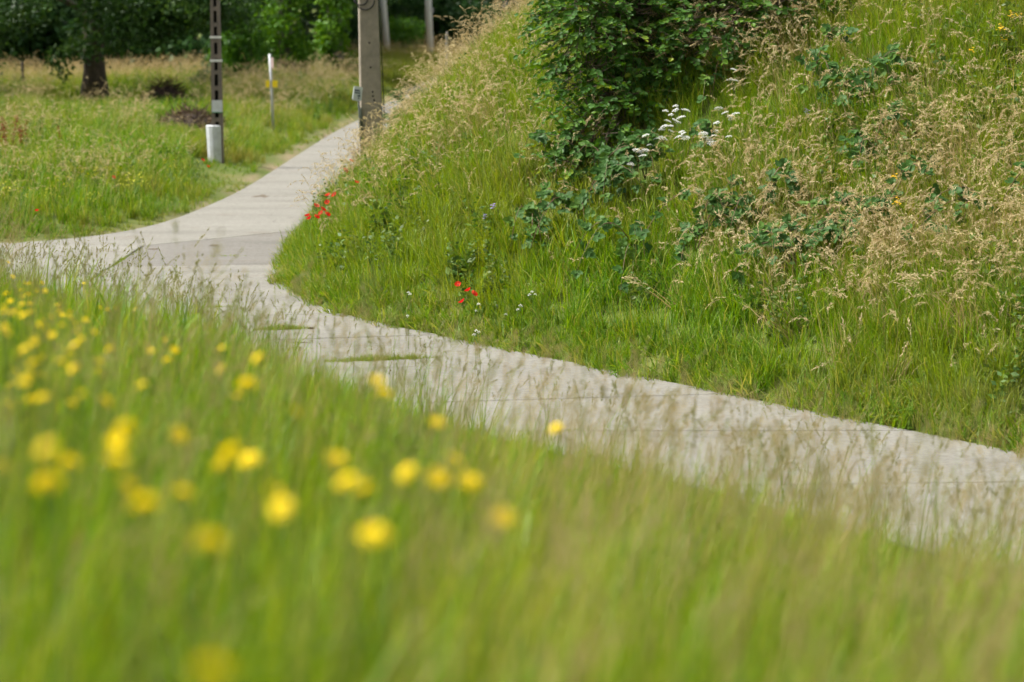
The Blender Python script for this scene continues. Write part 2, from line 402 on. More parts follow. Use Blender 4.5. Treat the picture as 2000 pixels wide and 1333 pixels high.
_ph = rng.uniform(0, 6.28, (4, 24)); _dr = rng.uniform(0, 6.28, (4, 24))
def wob(x, y, scale, k=0):
    """smooth noise, about -1..1"""
    s = 0
    for i in range(8):
        a = _dr[k, i]; f = (0.6 + 0.22 * i) / scale * 2.2
        s = s + np.sin((x * math.cos(a) + y * math.sin(a)) * f + _ph[k, i]) * (1.0 / (1 + 0.15 * i))
    return s / 3.2

def smin(a, b, k):
    h = np.clip(0.5 + 0.5 * (b - a) / k, 0, 1)
    return b * (1 - h) + a * h - k * h * (1 - h)

def land(x, y):
    """-> height, region (0 path, 1 near verge, 2 right bank, 3 far verge and field), distance from path edge"""
    x = np.asarray(x, float); y = np.asarray(y, float)
    r2 = in_poly(x, y, POLY_R); r1 = in_poly(x, y, POLY_N) & ~r2; r3 = in_poly(x, y, POLY_F) & ~r2 & ~r1
    d2 = dist_line(x, y, EDGE_R); d1 = dist_line(x, y, EDGE_N); d3 = dist_line(x, y, EDGE_F)
    h = np.full(x.shape, -0.05)
    h1 = smin(0.27 * d1 + 0.04 * wob(x, y, 1.5) * np.clip(d1, 0, 1), np.full(x.shape, 2.92), 0.7)
    k = np.interp(y, [24, 34], [0.54, 0.9])
    T = np.interp(y, [20, 32, 40, 60, 80, 105, 130], [3.85, 3.5, 3.0, 1.15, 0.5, 0.15, 0.1])
    h2 = smin(k * d2, T, 0.8) + (0.10 * wob(x, y, 2.2, 1) + 0.09 * wob(x, y, 1.0, 2)) * np.clip(d2 * 0.5, 0, 1)
    h3 = np.clip(0.10 * d3, 0, 0.32) + 0.10 * wob(x, y, 5.0, 2) * np.clip(d3 * 0.3, 0, 1)
    edge = lambda d: np.clip(d / 0.12, 0, 1)
    h = np.where(r1, h1 * 1.0 - 0.05 * (1 - edge(d1)), h)
    h = np.where(r2, h2 - 0.05 * (1 - edge(d2)), h)
    h = np.where(r3, h3 - 0.05 * (1 - edge(d3)), h)
    reg = np.where(r1, 1, np.where(r2, 2, np.where(r3, 3, 0)))
    s = np.where(r1, d1, np.where(r2, d2, np.where(r3, d3, 0)))
    return h, reg, s

def gz(x, y):
    h, r, s = land(np.array([x]), np.array([y])); return float(h[0])

def ray(px, py):
    c, s = math.cos(PITCH), math.sin(PITCH)
    u = 666.5 - py
    v = np.array((px - 1000.0, FPX * c + u * s, -FPX * s + u * c))
    return v / v[1]
def at(px, py, d):
    """the point at distance d (m along y) that the photograph shows at a pixel"""
    return CAM + ray(px, py) * d
_dd = np.linspace(2.0, 160.0, 2400)
def hit(px, py, lift=0.0, dmin=2.0):
    """first place where the sight line comes within lift of the ground"""
    v = ray(px, py)
    P = CAM[None] + v[None] * _dd[:, None]
    h, r, s = land(P[:, 0], P[:, 1])
    ok = (P[:, 2] < h + lift) & (_dd > dmin)
    i = int(np.argmax(ok)) if ok.any() else len(_dd) - 1
    return P[i]
def to_px(P):
    q = P - CAM
    c, s = math.cos(PITCH), math.sin(PITCH)
    f = q[:, 1] * c - q[:, 2] * s; u = q[:, 1] * s + q[:, 2] * c
    f = np.maximum(f, 0.05)
    return 1000 + q[:, 0] / f * FPX, 666.5 - u / f * FPX

def axis(parts):
    out = []
    for a, b, st in parts: out += list(np.arange(a, b, st))
    return np.array(out)
gx = axis([(-900, -120, 60), (-120, -30, 6), (-30, -12, 1.0), (-12, 12, 0.22), (12, 30, 1.0), (30, 120, 6), (120, 901, 60)])
gy = axis([(-200, -8, 16), (-8, -2, 1), (-2, 52, 0.22), (52, 130, 0.7), (130, 250, 10), (250, 1500, 80)])
GX, GY = np.meshgrid(gx, gy)
X, Y = GX.ravel(), GY.ravel()
H, REG, S = land(X, Y)
H = H + np.where((REG == 0) | (Y > 140), 0, 0)
nx, ny = len(gx), len(gy)
idx = np.arange(nx * ny).reshape(ny, nx)
F = np.stack([idx[:-1, :-1], idx[:-1, 1:], idx[1:, 1:], idx[1:, :-1]], -1).reshape(-1, 4)
gcol = np.zeros((len(X), 3))
gcol[:, 0] = np.where(REG == 3, np.clip(1.1 - S / 0.42, 0, 1) * np.clip(0.6 + 0.7 * wob(X, Y, 1.6, 1), 0, 1), 0)
gcol[:, 1] = np.where(REG == 3, np.clip((Y - np.where(X < -9, 70, 96)) / 4, 0, 1) * np.clip((120 - Y) / 4, 0, 1) * 0.9, 0)
ground = mesh_obj('ground', np_mesh('ground', np.stack([X, Y, H], -1), F, M['ground'], col=gcol, smooth=True))
tag(ground, kind='structure')

# ------------------------------------------------------------------ concrete path: slabs between joints
path = empty('concrete_path', (0, 0, 0)); tag(path, kind='structure')
def cut(L, a, b):
    """the run of polyline L between the places nearest to a and b"""
    def proj(p):
        best = None; acc = 0
        for i in range(len(L) - 1):
            A, B = L[i], L[i + 1]; ln = np.hypot(*(B - A))
            t = np.clip(np.dot(p - A, B - A) / ln ** 2, 0, 1); q = A + t * (B - A); dd = np.hypot(*(p - q))
            if best is None or dd < best[0]: best = (dd, acc + t * ln)
            acc += ln
        return best[1]
    sa, sb = proj(np.array(a, float)), proj(np.array(b, float))
    cum = np.concatenate([[0], np.cumsum(np.hypot(*np.diff(L, axis=0).T))])
    n = max(2, int(abs(sb - sa) / 0.25))
    ss = np.linspace(sa, sb, n + 1)
    return np.stack([np.interp(ss, cum, L[:, 0]), np.interp(ss, cum, L[:, 1])], -1)
def chaikin(L, n=2):
    for _ in range(n):
        q = 0.75 * L[:-1] + 0.25 * L[1:]; r = 0.25 * L[:-1] + 0.75 * L[1:]
        L = np.vstack([L[:1], np.stack([q, r], 1).reshape(-1, 2), L[-1:]])
    return L
ER, EN, EF = chaikin(EDGE_R), chaikin(EDGE_N), chaikin(EDGE_F)

def slab(right, left, mat, gap=0.009, dz=0.0):
    """right and left: edge runs in the direction of travel; a slab 5 cm thick with a chamfered rim"""
    out = np.vstack([right, left[::-1]])
    # drop duplicates and shrink by the joint gap
    keep = [0]
    for i in range(1, len(out)):
        if np.hypot(*(out[i] - out[keep[-1]])) > 0.02: keep.append(i)
    out = out[keep]
    n = len(out)
    area = 0.5 * sum(out[i][0] * out[(i + 1) % n][1] - out[(i + 1) % n][0] * out[i][1] for i in range(n))
    if area < 0: out = out[::-1]
    def inset(P, g):
        Q = []
        for i in range(len(P)):
            e1 = P[i] - P[i - 1]; e2 = P[(i + 1) % len(P)] - P[i]
            n1 = np.array((-e1[1], e1[0])) / (np.hypot(*e1) + 1e-9); n2 = np.array((-e2[1], e2[0])) / (np.hypot(*e2) + 1e-9)
            b = n1 + n2; b = b / max(0.5, np.dot(b, b) / 2)
            Q.append(P[i] + b * (g[i] if hasattr(g, '__len__') else g))
        return np.array(Q)
    A = inset(out, gap + 0.004 * rng.random(n)); B = inset(A, 0.012)
    zt = 0.02 + dz
    V = [(*p, -0.04) for p in A] + [(*p, zt - 0.009) for p in A] + [(*p, zt) for p in B]
    Fc = [tuple(range(2 * n, 3 * n))]
    for k in (0, n):
        Fc += [(k + i, k + (i + 1) % n, k + n + (i + 1) % n, k + n + i) for i in range(n)]
    me = bpy.data.meshes.new('concrete_slab'); me.from_pydata(V, [], Fc); me.materials.append(mat)
    return mesh_obj('concrete_slab', me, path)

joints = [((12.3, 6.9), (9.6, 5.3)), ((10.2, 10.1), (7.6, 8.4)), ((8.2, 13.2), (5.5, 11.7)), ((6.3, 16.1), (3.4, 15.0)), ((4.9, 18.2), (1.4, 18.0)), ((3.42, 20.25), (-0.35, 20.2)),
          ((2.0, 22.05), (-1.3, 21.5)), ((0.5, 24.05), (-2.55, 23.2)), ((-0.75, 25.8), (-3.9, 25.1)), ((-1.95, 27.4), (-4.85, 26.9))]
for i in range(len(joints) - 1):
    (ra, la), (rb, lb) = joints[i], joints[i + 1]
    slab(cut(ER, ra, rb), cut(EN, la, lb), M['slab'], dz=float(rng.uniform(-0.004, 0.004)))
# the crossing: two slabs of the through path, a darker one, the left arm, the upper road
C1, C2, C3 = (-1.95, 27.4), (-4.85, 26.9), (-5.3, 31.2)
slab(cut(ER, C1, (-3.07, 32.2)), np.vstack([cut(EN, C2, (-5.35, 28.3)), [(-5.36, 30.0), (-5.33, 31.9)]]), M['slab'])
slab(cut(ER, (-3.07, 32.2), (-3.06, 36.7)), np.array([(-5.33, 31.9), (-5.3, 33.2), (-5.28, 34.4)]), M['slab_grey'], dz=-0.003)
cornerF = cut(EF, (-7.2, 34.6), (-5.5, 37.3))
slab(cut(ER, (-3.06, 36.7), (-2.8, 42.0)), np.vstack([[(-5.28, 34.4), (-7.2, 34.75)], cornerF[1:], cut(EF, (-5.5, 37.3), (-4.95, 42.3))[1:]]), M['slab'])
slab(np.array([(-5.28, 34.4), (-5.3, 33.2), (-5.33, 31.9), (-5.36, 30.0), (-5.35, 28.6)]),
     np.vstack([[(-7.2, 34.75)], [(-9.0, 35.0)], cut(EN, (-9.0, 31.45), (-5.5, 28.9))]), M['slab'], dz=0.002)
slab(cut(EN, (-9.0, 31.45), (-14, 32.5)), cut(EF, (-9.0, 35.0), (-14, 35.85)), M['slab'])
slab(cut(EN, (-14, 32.5), (-24, 34.0)), cut(EF, (-14, 35.85), (-24, 37.5)), M['slab'])
up = [((-2.8, 42.0), (-4.95, 42.3)), ((-2.5, 47.0), (-4.76, 47.2)), ((-2.14, 52.0), (-4.65, 52.2)), ((-1.85, 57.0), (-4.5, 57.2)), ((-1.6, 62.0), (-4.26, 62.3)), ((-1.4, 67.0), (-4.0, 67.3)),
      ((-1.2, 72.0), (-3.83, 72.4)), ((-0.9, 79.0), (-3.57, 79.2)), ((-0.4, 92.0), (-3.0, 92.2)), ((1.5, 112.0), (-1.2, 112.0))]
for i in range(len(up) - 1):
    slab(cut(ER, up[i][0], up[i + 1][0]), cut(EF, up[i][1], up[i + 1][1]), M['slab'], dz=float(rng.uniform(-0.003, 0.003)))

# ------------------------------------------------------------------ grass clumps (sources for the sown grass)
def strips(n, rad, h, w, lean, curve, seg=4, rise=0.0, dirs=None, cseed=(0, 1)):
    """n blades -> V (n*(2seg+1),3), F tris, colour value per vertex"""
    a = rng.uniform(0, 6.283, n) if dirs is None else dirs
    r = rad * np.sqrt(rng.random(n)); pa = rng.uniform(0, 6.283, n)
    bx, by = r * np.cos(pa), r * np.sin(pa)
    L = rng.uniform(h[0], h[1], n); W = rng.uniform(w[0], w[1], n)
    th0 = np.abs(rng.normal(0, lean, n)); dth = np.abs(rng.normal(curve, curve * 0.5, n))
    t = np.linspace(0, 1, seg + 1)
    ang = th0[:, None] + dth[:, None] * t[None] ** 1.6
    ds = (L / seg)[:, None]
    hx = np.concatenate([np.zeros((n, 1)), np.cumsum(np.sin(ang[:, :-1]) * ds, 1)], 1)
    hz = np.concatenate([np.zeros((n, 1)), np.cumsum(np.cos(ang[:, :-1]) * ds, 1)], 1) - 0.02
    px = bx[:, None] + hx * np.cos(a)[:, None]; py = by[:, None] + hx * np.sin(a)[:, None]
    tw = a + rng.normal(0, 0.5, n)
    wx, wy = -np.sin(tw), np.cos(tw)
    ww = W[:, None] * np.array([0.75, 1.0, 0.85, 0.55, 0.0] if seg == 4 else np.interp(t, [0, .3, 1], [.8, 1, 0]))[None] * 0.5
    cv = rng.uniform(cseed[0], cseed[1], n)
    Lf = np.stack([px - wx[:, None] * ww, py - wy[:, None] * ww, hz], -1); Rt = np.stack([px + wx[:, None] * ww, py + wy[:, None] * ww, hz], -1)
    k = 2 * seg + 1
    V = np.zeros((n, k, 3)); V[:, 0:2 * seg:2] = Lf[:, :seg]; V[:, 1:2 * seg:2] = Rt[:, :seg]; V[:, 2 * seg] = Lf[:, seg]
    f = []
    for s in range(seg - 1): f += [(2 * s, 2 * s + 1, 2 * s + 3), (2 * s, 2 * s + 3, 2 * s + 2)]
    f.append((2 * seg - 2, 2 * seg - 1, 2 * seg))
    Fi = (np.array(f)[None] + (np.arange(n) * k)[:, None, None]).reshape(-1, 3)
    return V.reshape(-1, 3), Fi, np.repeat(cv, k), np.stack([px[:, -1], py[:, -1], hz[:, -1]], -1), np.stack([np.sin(ang[:, -1]) * np.cos(a), np.sin(ang[:, -1]) * np.sin(a), np.cos(ang[:, -1])], -1)

def rhombs(P, D, ln, wd, cv):
    """flat pointed spikelets/leaves at P along D"""
    n = len(P)
    D = D / np.linalg.norm(D, axis=1, keepdims=True)
    q = rng.normal(0, 1, (n, 3)); S_ = np.cross(D, q); S_ /= np.linalg.norm(S_, axis=1, keepdims=True) + 1e-9
    ln = np.broadcast_to(ln, n)[:, None]; wd = np.broadcast_to(wd, n)[:, None]
    V = np.stack([P, P + D * ln * 0.45 + S_ * wd * 0.5, P + D * ln, P + D * ln * 0.45 - S_ * wd * 0.5], 1).reshape(-1, 3)
    i = np.arange(n)[:, None] * 4
    Fi = np.concatenate([i + np.array([[0, 1, 2]]), i + np.array([[0, 2, 3]])])
    return V, Fi, np.repeat(cv, 4)

def joinm(parts):
    V, Fs, C, Mi = [], [], [], []; o = 0
    for (v, f, c, mi) in parts:
        V.append(v); Fs.append(f + o); C.append(c); Mi.append(np.full(len(f), mi)); o += len(v)
    return np.vstack(V), np.vstack(Fs), np.concatenate(C), np.concatenate(Mi)

def panicle(tips, dirs, ln, droop, nsp, sl, sw, spread, cr=(0, 1)):
    """seed heads: continue each stalk tip along a drooping curve set with spikelets"""
    parts = []
    n = len(tips)
    t = rng.random((n, nsp)) ** 0.85
    L_ = rng.uniform(ln[0], ln[1], n)
    d = dirs / np.linalg.norm(dirs, axis=1, keepdims=True)
    az = np.arctan2(d[:, 1], d[:, 0]); hor = np.stack([np.cos(az), np.sin(az), 0 * az], -1)
    dr = rng.uniform(droop[0], droop[1], n)
    P = tips[:, None] + d[:, None] * (L_[:, None] * t)[..., None] + (hor[:, None] * 0.35 + np.array((0, 0, -1.0))) * ((dr * L_)[:, None] * t ** 2)[..., None]
    env = np.sin(np.clip(t * 1.05 + 0.12, 0, 1) * math.pi)[..., None]
    off = rng.normal(0, 1, (n, nsp, 3)) * spread * (0.35 + env)
    off[..., 2] -= np.abs(off[..., 2]) * 0.4
    D = d[:, None] * 0.8 + hor[:, None] * (dr[:, None, None] * t[..., None]) + np.array((0, 0, -1.4)) * (dr[:, None, None] * t[..., None]) + off / max(spread, 1e-4) * 0.22
    ta = np.linspace(0, 0.97, 6)[None].repeat(n, 0)
    A_ = tips[:, None] + d[:, None] * (L_[:, None] * ta)[..., None] + (hor[:, None] * 0.35 + np.array((0, 0, -1.0))) * ((dr * L_)[:, None] * ta ** 2)[..., None]
    sd = np.cross(d, np.array((0.3, 0.2, 1.0))); sd /= np.linalg.norm(sd, axis=1, keepdims=True) + 1e-9
    wv_ = sw * 0.26 * (1 - 0.8 * ta)[..., None] * sd[:, None]
    AV = np.stack([A_ - wv_, A_ + wv_], 2).reshape(-1, 3)
    e = []
    for k in range(5): e += [(2 * k, 2 * k + 1, 2 * k + 3), (2 * k, 2 * k + 3, 2 * k + 2)]
    AF = (np.array(e)[None] + (np.arange(n) * 12)[:, None, None]).reshape(-1, 3)
    AC = np.repeat(rng.uniform(cr[0], cr[1], n) * 0.5, 12)
    v, f, c = rhombs((P + off).reshape(-1, 3), D.reshape(-1, 3), rng.uniform(sl * 0.7, sl * 1.3, n * nsp), rng.uniform(sw * 0.7, sw * 1.3, n * nsp), np.repeat(rng.uniform(cr[0], cr[1], n), nsp) * 0.6 + 0.4 * rng.random(n * nsp))
    return np.vstack([v, AV]), np.vstack([f, AF + len(v)]), np.concatenate([c, AC])

def source(kind, meshes):
    c = bpy.data.collections.new(kind + '_sources')
    for i, me in enumerate(meshes):
        c.objects.link(bpy.data.objects.new(f'{kind}_{i:02d}', me))
    return c
def clump(name, parts, mats):
    V, Fi, C, Mi = joinm(parts)
    col = np.zeros((len(V), 3)); col[:, 0] = C
    return np_mesh(name, V, Fi, mats, col=col, fm=Mi)

def mk_lush(i):
    v, f, c, _, _ = strips(24, 0.11, (0.20, 0.52), (0.008, 0.014), 0.18, 1.0)
    return clump('lush_clump', [(v, f, c, 0)], [M['lush']])
def mk_fine(i):
    v, f, c, _, _ = strips(26, 0.10, (0.22, 0.58), (0.0045, 0.0075), 0.18, 0.5)
    return clump('fine_clump', [(v, f, c, 0)], [M['fine']])
def mk_hay(i):
    v, f, c, tp, dr = strips(5, 0.14, (0.5, 0.88), (0.0035, 0.005), 0.18, 0.4, cseed=(0.2, 1))
    pv, pf, pc = panicle(tp, dr, (0.13, 0.24), (0.15, 0.8), 20, 0.028, 0.0075, 0.0048)
    bv, bf, bc, _, _ = strips(12, 0.08, (0.2, 0.45), (0.004, 0.007), 0.2, 0.8)
    return clump('hay_clump', [(v, f, c, 0), (pv, pf, pc, 1), (bv, bf, bc, 2)], [M['hay'], M['seed'], M['fine']])
def mk_fog(i):
    v, f, c, tp, dr = strips(6, 0.10, (0.42, 0.66), (0.0028, 0.0038), 0.12, 0.22, cseed=(0, 0.6))
    pv, pf, pc = panicle(tp, dr, (0.07, 0.12), (0.0, 0.3), 24, 0.010, 0.0042, 0.005)
    bv, bf, bc, _, _ = strips(10, 0.08, (0.25, 0.5), (0.0035, 0.006), 0.15, 0.5)
    return clump('fog_clump', [(v, f, c, 0), (pv, pf, pc, 1), (bv, bf, bc, 2)], [M['hay'], M['fog'], M['fine']])
def mk_rye(i):
    v, f, c, tp, dr = strips(6, 0.16, (0.45, 0.82), (0.0045, 0.006), 0.14, 0.25, cseed=(0, 0.5))
    pv, pf, pc = panicle(tp, dr, (0.10, 0.18), (0.0, 0.2), 24, 0.018, 0.006, 0.0015, cr=(0, 0.4))
    return clump('rye_clump', [(v, f, c, 0), (pv, pf, pc, 1)], [M['fine'], M['ryehead']])
def mk_short(i):
    v, f, c, _, _ = strips(26, 0.06, (0.04, 0.13), (0.004, 0.007), 0.35, 0.9, seg=3)
    return clump('short_clump', [(v, f, c, 0)], [M['lush']])
def mk_straw(i):
    v, f, c, _, _ = strips(22, 0.10, (0.12, 0.36), (0.003, 0.006), 0.55, 1.2)
    return clump('straw_clump', [(v, f, c, 0)], [M['straw']])
def mk_plume(i):
    v, f, c, tp, dr = strips(4, 0.16, (0.5, 0.9), (0.006, 0.008), 0.25, 0.6, cseed=(0.4, 1))
    pv, pf, pc = panicle(tp, dr, (0.18, 0.30), (0.3, 0.8), 34, 0.034, 0.0085, 0.0062, cr=(0.3, 1))
    bv, bf, bc, _, _ = strips(16, 0.14, (0.35, 0.75), (0.005, 0.009), 0.35, 1.1)
    return clump('plume_clump', [(v, f, c, 0), (pv, pf, pc, 1), (bv, bf, bc, 2)], [M['hay'], M['seed'], M['straw']])
def mk_herb(i):
    P, D, L_ = [], [], []
    for s in range(5):
        a = rng.uniform(0, 6.28); r = rng.uniform(0, 0.1); h = rng.uniform(0.2, 0.42)
        for k in range(9):
            z = h * (0.15 + 0.85 * k / 8); b = rng.uniform(0, 6.28)
            P.append((r * math.cos(a), r * math.sin(a), z)); D.append((math.cos(b), math.sin(b), rng.uniform(-0.2, 0.7))); L_.append(rng.uniform(0.05, 0.09) * (1.2 - 0.6 * k / 8))
    L_ = np.array(L_)
    v, f, c = rhombs(np.array(P), np.array(D), L_, L_ * 0.55, rng.random(len(P)))
    return clump('herb_clump', [(v, f, c, 0)], [M['herb']])
SRC = {k: source(k, [fn(i) for i in range(n)]) for k, fn, n in
       (('lush', mk_lush, 5), ('fine', mk_fine, 5), ('hay', mk_hay, 6), ('fog', mk_fog, 5), ('rye', mk_rye, 4), ('short', mk_short, 3), ('straw', mk_straw, 4), ('herb', mk_herb, 4), ('plume', mk_plume, 5))}

def sow_tree(coll):
    g = bpy.data.node_groups.new('sow_' + coll.name, 'GeometryNodeTree')
    g.interface.new_socket('Geometry', in_out='INPUT', socket_type='NodeSocketGeometry')
    g.interface.new_socket('Geometry', in_out='OUTPUT', socket_type='NodeSocketGeometry')
    n, l = g.nodes, g.links
    gi, go = n.new('NodeGroupInput'), n.new('NodeGroupOutput')
    ci = n.new('GeometryNodeCollectionInfo'); ci.inputs['Collection'].default_value = coll
    ci.inputs['Separate Children'].default_value = True; ci.inputs['Reset Children'].default_value = True
    ip = n.new('GeometryNodeInstanceOnPoints'); ip.inputs['Pick Instance'].default_value = True
    def attr(name, t):
        a = n.new('GeometryNodeInputNamedAttribute'); a.data_type = t; a.inputs['Name'].default_value = name; return a.outputs['Attribute']
    e2r = n.new('FunctionNodeEulerToRotation')
    l.new(attr('rot', 'FLOAT_VECTOR'), e2r.inputs[0])
    l.new(gi.outputs[0], ip.inputs['Points']); l.new(ci.outputs[0], ip.inputs['Instance'])
    l.new(attr('pick', 'INT'), ip.inputs['Instance Index'])
    l.new(e2r.outputs[0], ip.inputs['Rotation'])
    l.new(attr('scl', 'FLOAT_VECTOR'), ip.inputs['Scale'])
    l.new(ip.outputs[0], go.inputs[0])
    return g
TREES = {k: sow_tree(c) for k, c in SRC.items()}

def sow(name, kind, P, scl, tint, label, cat='grass', lean=0.15, wind=(0.0, 0.0), zs=None):
    n = len(P)
    me = bpy.data.meshes.new(name)
    me.vertices.add(n); me.vertices.foreach_set('co', P.astype(np.float32).ravel())
    spin = rng.uniform(0, 6.283, n)
    # small random lean plus a shared wind lean (metres of lean per metre, world x and y)
    lx = rng.normal(0, lean, n) + wind[0]; ly = rng.normal(0, lean, n) + wind[1]
    a = np.hypot(lx, ly); psi = np.arctan2(ly, lx) - spin
    rot = np.stack([-a * np.sin(psi), a * np.cos(psi), spin], -1).astype(np.float32)
    at_ = me.attributes.new('rot', 'FLOAT_VECTOR', 'POINT'); at_.data.foreach_set('vector', rot.ravel())
    s3 = np.stack([scl, scl, scl * (zs if zs is not None else 1)], -1).astype(np.float32)
    at_ = me.attributes.new('scl', 'FLOAT_VECTOR', 'POINT'); at_.data.foreach_set('vector', s3.ravel())
    at_ = me.attributes.new('pick', 'INT', 'POINT'); at_.data.foreach_set('value', rng.integers(0, len(SRC[kind].objects), n).astype(np.int32))
    at_ = me.attributes.new('tint', 'FLOAT', 'POINT'); at_.data.foreach_set('value', np.clip(tint, 0, 1).astype(np.float32))
    o = mesh_obj(name, me)
    md = o.modifiers.new('sow', 'NODES'); md.node_group = TREES[kind]
    tag(o, label, cat, kind='stuff')
    return o

def sample(n_per_m2, box, dens, margin=(-420, 2420, -260, 1900)):
    """random ground points in a box, thinned by dens(x,y,h,reg,s) in 0..1 and to what the lens can see (with a wide margin)"""
    x0, x1, y0, y1 = box
    n = int((x1 - x0) * (y1 - y0) * n_per_m2)
    out = []
    for st in range(0, n, 400000):
        m = min(400000, n - st)
        x = rng.uniform(x0, x1, m); y = rng.uniform(y0, y1, m)
        px = 1000 + x / np.maximum(y, 0.3) * FPX
        k = (px > margin[0]) & (px < margin[1]) | (np.abs(x) < 1.6) & (y < 9)
        x, y = x[k], y[k]
        h, reg, s = land(x, y)
        P = np.stack([x, y, h], -1)
        u, v = to_px(P)
        k = (rng.random(len(x)) < dens(x, y, h, reg, s)) & (reg > 0) & (v > margin[2]) & (v < margin[3] + 400)
        out.append(np.column_stack([P, reg, s])[k])
    return np.vstack(out)

sst = lambda a, b, v: np.clip((v - a) / (b - a), 0, 1) ** 2 * (3 - 2 * np.clip((v - a) / (b - a), 0, 1))

# --- right bank
BOX_B = (-4, 11, 12, 50)
YC = [hit(px, py)[:2] for px, py in ((1320, 245), (1385, 265), (1260, 290), (1410, 230), (1300, 215))]
def near_yar(x, y):
    d = np.full(np.shape(x), 9.0)
    for c_ in YC: d = np.minimum(d, np.hypot(x - c_[0], (y - c_[1] + 0.25) * 0.8))
    return d
HOT = [(*hit(px, py)[:2], r_, w_) for px, py, r_, w_ in ((1850, 440, 0.9, 1.0), (1950, 520, 0.8, 0.9), (1700, 520, 0.6, 0.6), (1420, 150, 0.5, 1.0), (1550, 90, 0.6, 0.9), (1480, 440, 0.5, 0.6), (1900, 250, 0.9, 0.5), (1560, 300, 0.5, 0.5),
        (950, 200, 1.0, 0.5), (1010, 180, 0.8, 0.5), (800, 330, 0.8, 0.4), (620, 470, 0.7, 0.7), (1260, 170, 0.4, 0.6))]
def hot(x, y):
    v = 0
    for hx_, hy_, r_, w_ in HOT: v = v + w_ * np.exp(-((x - hx_) ** 2 + (y - hy_) ** 2) / (2 * r_ * r_))
    return v
def bank_far(y): return np.clip(1.15 - (y - 30) / 45, 0.35, 1)
q = sample(56, BOX_B, lambda x, y, h, r, s: (r == 2) * (s > 0.0) * bank_far(y) * np.clip(1.25 - 0.5 * sst(2.2, 4.2, s) - 0.3 * np.clip(wob(x, y, 1.4, 1), 0, 1), 0.3, 1) * (s < 9))
n_ = np.clip(0.16 + 0.22 * wob(q[:, 0], q[:, 1], 1.6, 3) + 0.16 * sst(2, 6, q[:, 4]), 0, 0.7)
sow('bank_grass', 'lush', q[:, :3], (0.72 + 0.4 * rng.random(len(q)) + 0.22 * wob(q[:, 0], q[:, 1], 0.8, 0)) * np.clip(0.35 + near_yar(q[:, 0], q[:, 1]), 0.55, 1) * np.interp(q[:, 4], [0, 0.4, 1.2], [0.42, 0.75, 1]), n_, 'lush green grass covering the right-hand bank', lean=0.2, wind=(-0.10, -0.12))
q = sample(50, BOX_B, lambda x, y, h, r, s: (r == 2) * (s > 0.3) * (s < 9.5) * bank_far(y) * np.clip(0.25 + 0.6 * sst(2.5, 4.5, s) + 0.25 * wob(x, y, 1.8, 2), 0.08, 1))
n_ = np.clip(0.22 + 0.3 * wob(q[:, 0], q[:, 1], 1.3, 1), 0, 0.8)
sow('slope_grass', 'fine', q[:, :3], 0.8 + 0.4 * rng.random(len(q)), n_, 'thin yellowish grass on the upper right-hand slope', lean=0.2, wind=(-0.12, -0.08))
q = sample(30, BOX_B, lambda x, y, h, r, s: (r == 2) * (s > 0.45) * (s < 9.5) * np.clip(0.02 + 0.24 * sst(1.0, 2.6, s + 0.9 * wob(x, y, 1.7, 3)) + 0.25 * np.clip(wob(x, y, 1.1, 2), 0, 1) * (s > 1) + 0.5 * hot(x, y) + 0.3 * sst(31, 34, y) * (s > 0.5), 0.01, 1) * bank_far(y) * (near_yar(x, y) > 0.5))
sow('dry_seeding_grass', 'hay', q[:, :3], 0.58 + 0.45 * rng.random(len(q)), 0.6 * rng.random(len(q)) + 0.2 * hot(q[:, 0], q[:, 1]), 'dry beige seeding grass nodding over the right-hand bank', lean=0.26, wind=(-0.2, -0.2))
q = sample(24, BOX_B, lambda x, y, h, r, s: (r == 2) * (s > 0.4) * (s < 4.6) * np.clip(hot(x, y), 0, 1) * (y < 31) * (near_yar(x, y) > 0.5))
sow('nodding_plume_grass', 'plume', q[:, :3], 0.55 + 0.4 * rng.random(len(q)), 0.5 * rng.random(len(q)), 'thick straw-coloured plumes arching over the right side of the bank', lean=0.3, wind=(-0.35, -0.35))
q = sample(30, BOX_B, lambda x, y, h, r, s: (r == 2) * (s > 0.35) * (s < 5.5) * np.clip(0.08 + 0.7 * wob(x, y, 1.0, 0), 0, 1) * np.where(y > 29, 0.5, 1) * (near_yar(x, y) > 0.6))
sow('leafy_herbs', 'herb', q[:, :3], 0.8 + 0.7 * rng.random(len(q)), 0.4 * rng.random(len(q)), 'low leafy green herbs among the bank grass', 'herbs', lean=0.2)
q = sample(110, BOX_B, lambda x, y, h, r, s: (r == 2) * (s > -0.02) * (s < 0.55) * (y < 40) * np.clip(1.1 - s, 0, 1))
def push(q, amt):
    k_ = amt * np.clip(0.35 + 0.9 * wob(q[:, 0], q[:, 1], 0.5, 2) + 0.3 * rng.normal(0, 1, len(q)), 0, 1.6)
    q = q.copy(); q[:, 0] -= 0.84 * k_; q[:, 1] -= 0.55 * k_
    q[:, 2] = np.maximum(land(q[:, 0], q[:, 1])[0], 0.012)
    return q
q = push(q, 0.11)
sow('bank_foot_grass', 'short', q[:, :3], 1.3 + 1.6 * rng.random(len(q)), rng.random(len(q)) * 0.3, 'short dense grass overhanging the path along the bank foot', lean=0.3, wind=(-0.2, -0.3))
q = sample(60, BOX_B, lambda x, y, h, r, s: (r == 2) * (s > -0.02) * (s < 0.45) * np.clip(0.35 - 1.0 * s + 0.7 * wob(x, y, 0.9, 1), 0, 1))
q = push(q, 0.2)
sow('bank_foot_straw', 'straw', q[:, :3], 0.55 + 0.5 * rng.random(len(q)), rng.random(len(q)) * 0.6, 'straw-coloured trampled grass along the foot of the bank', lean=0.35, wind=(-0.2, -0.25))

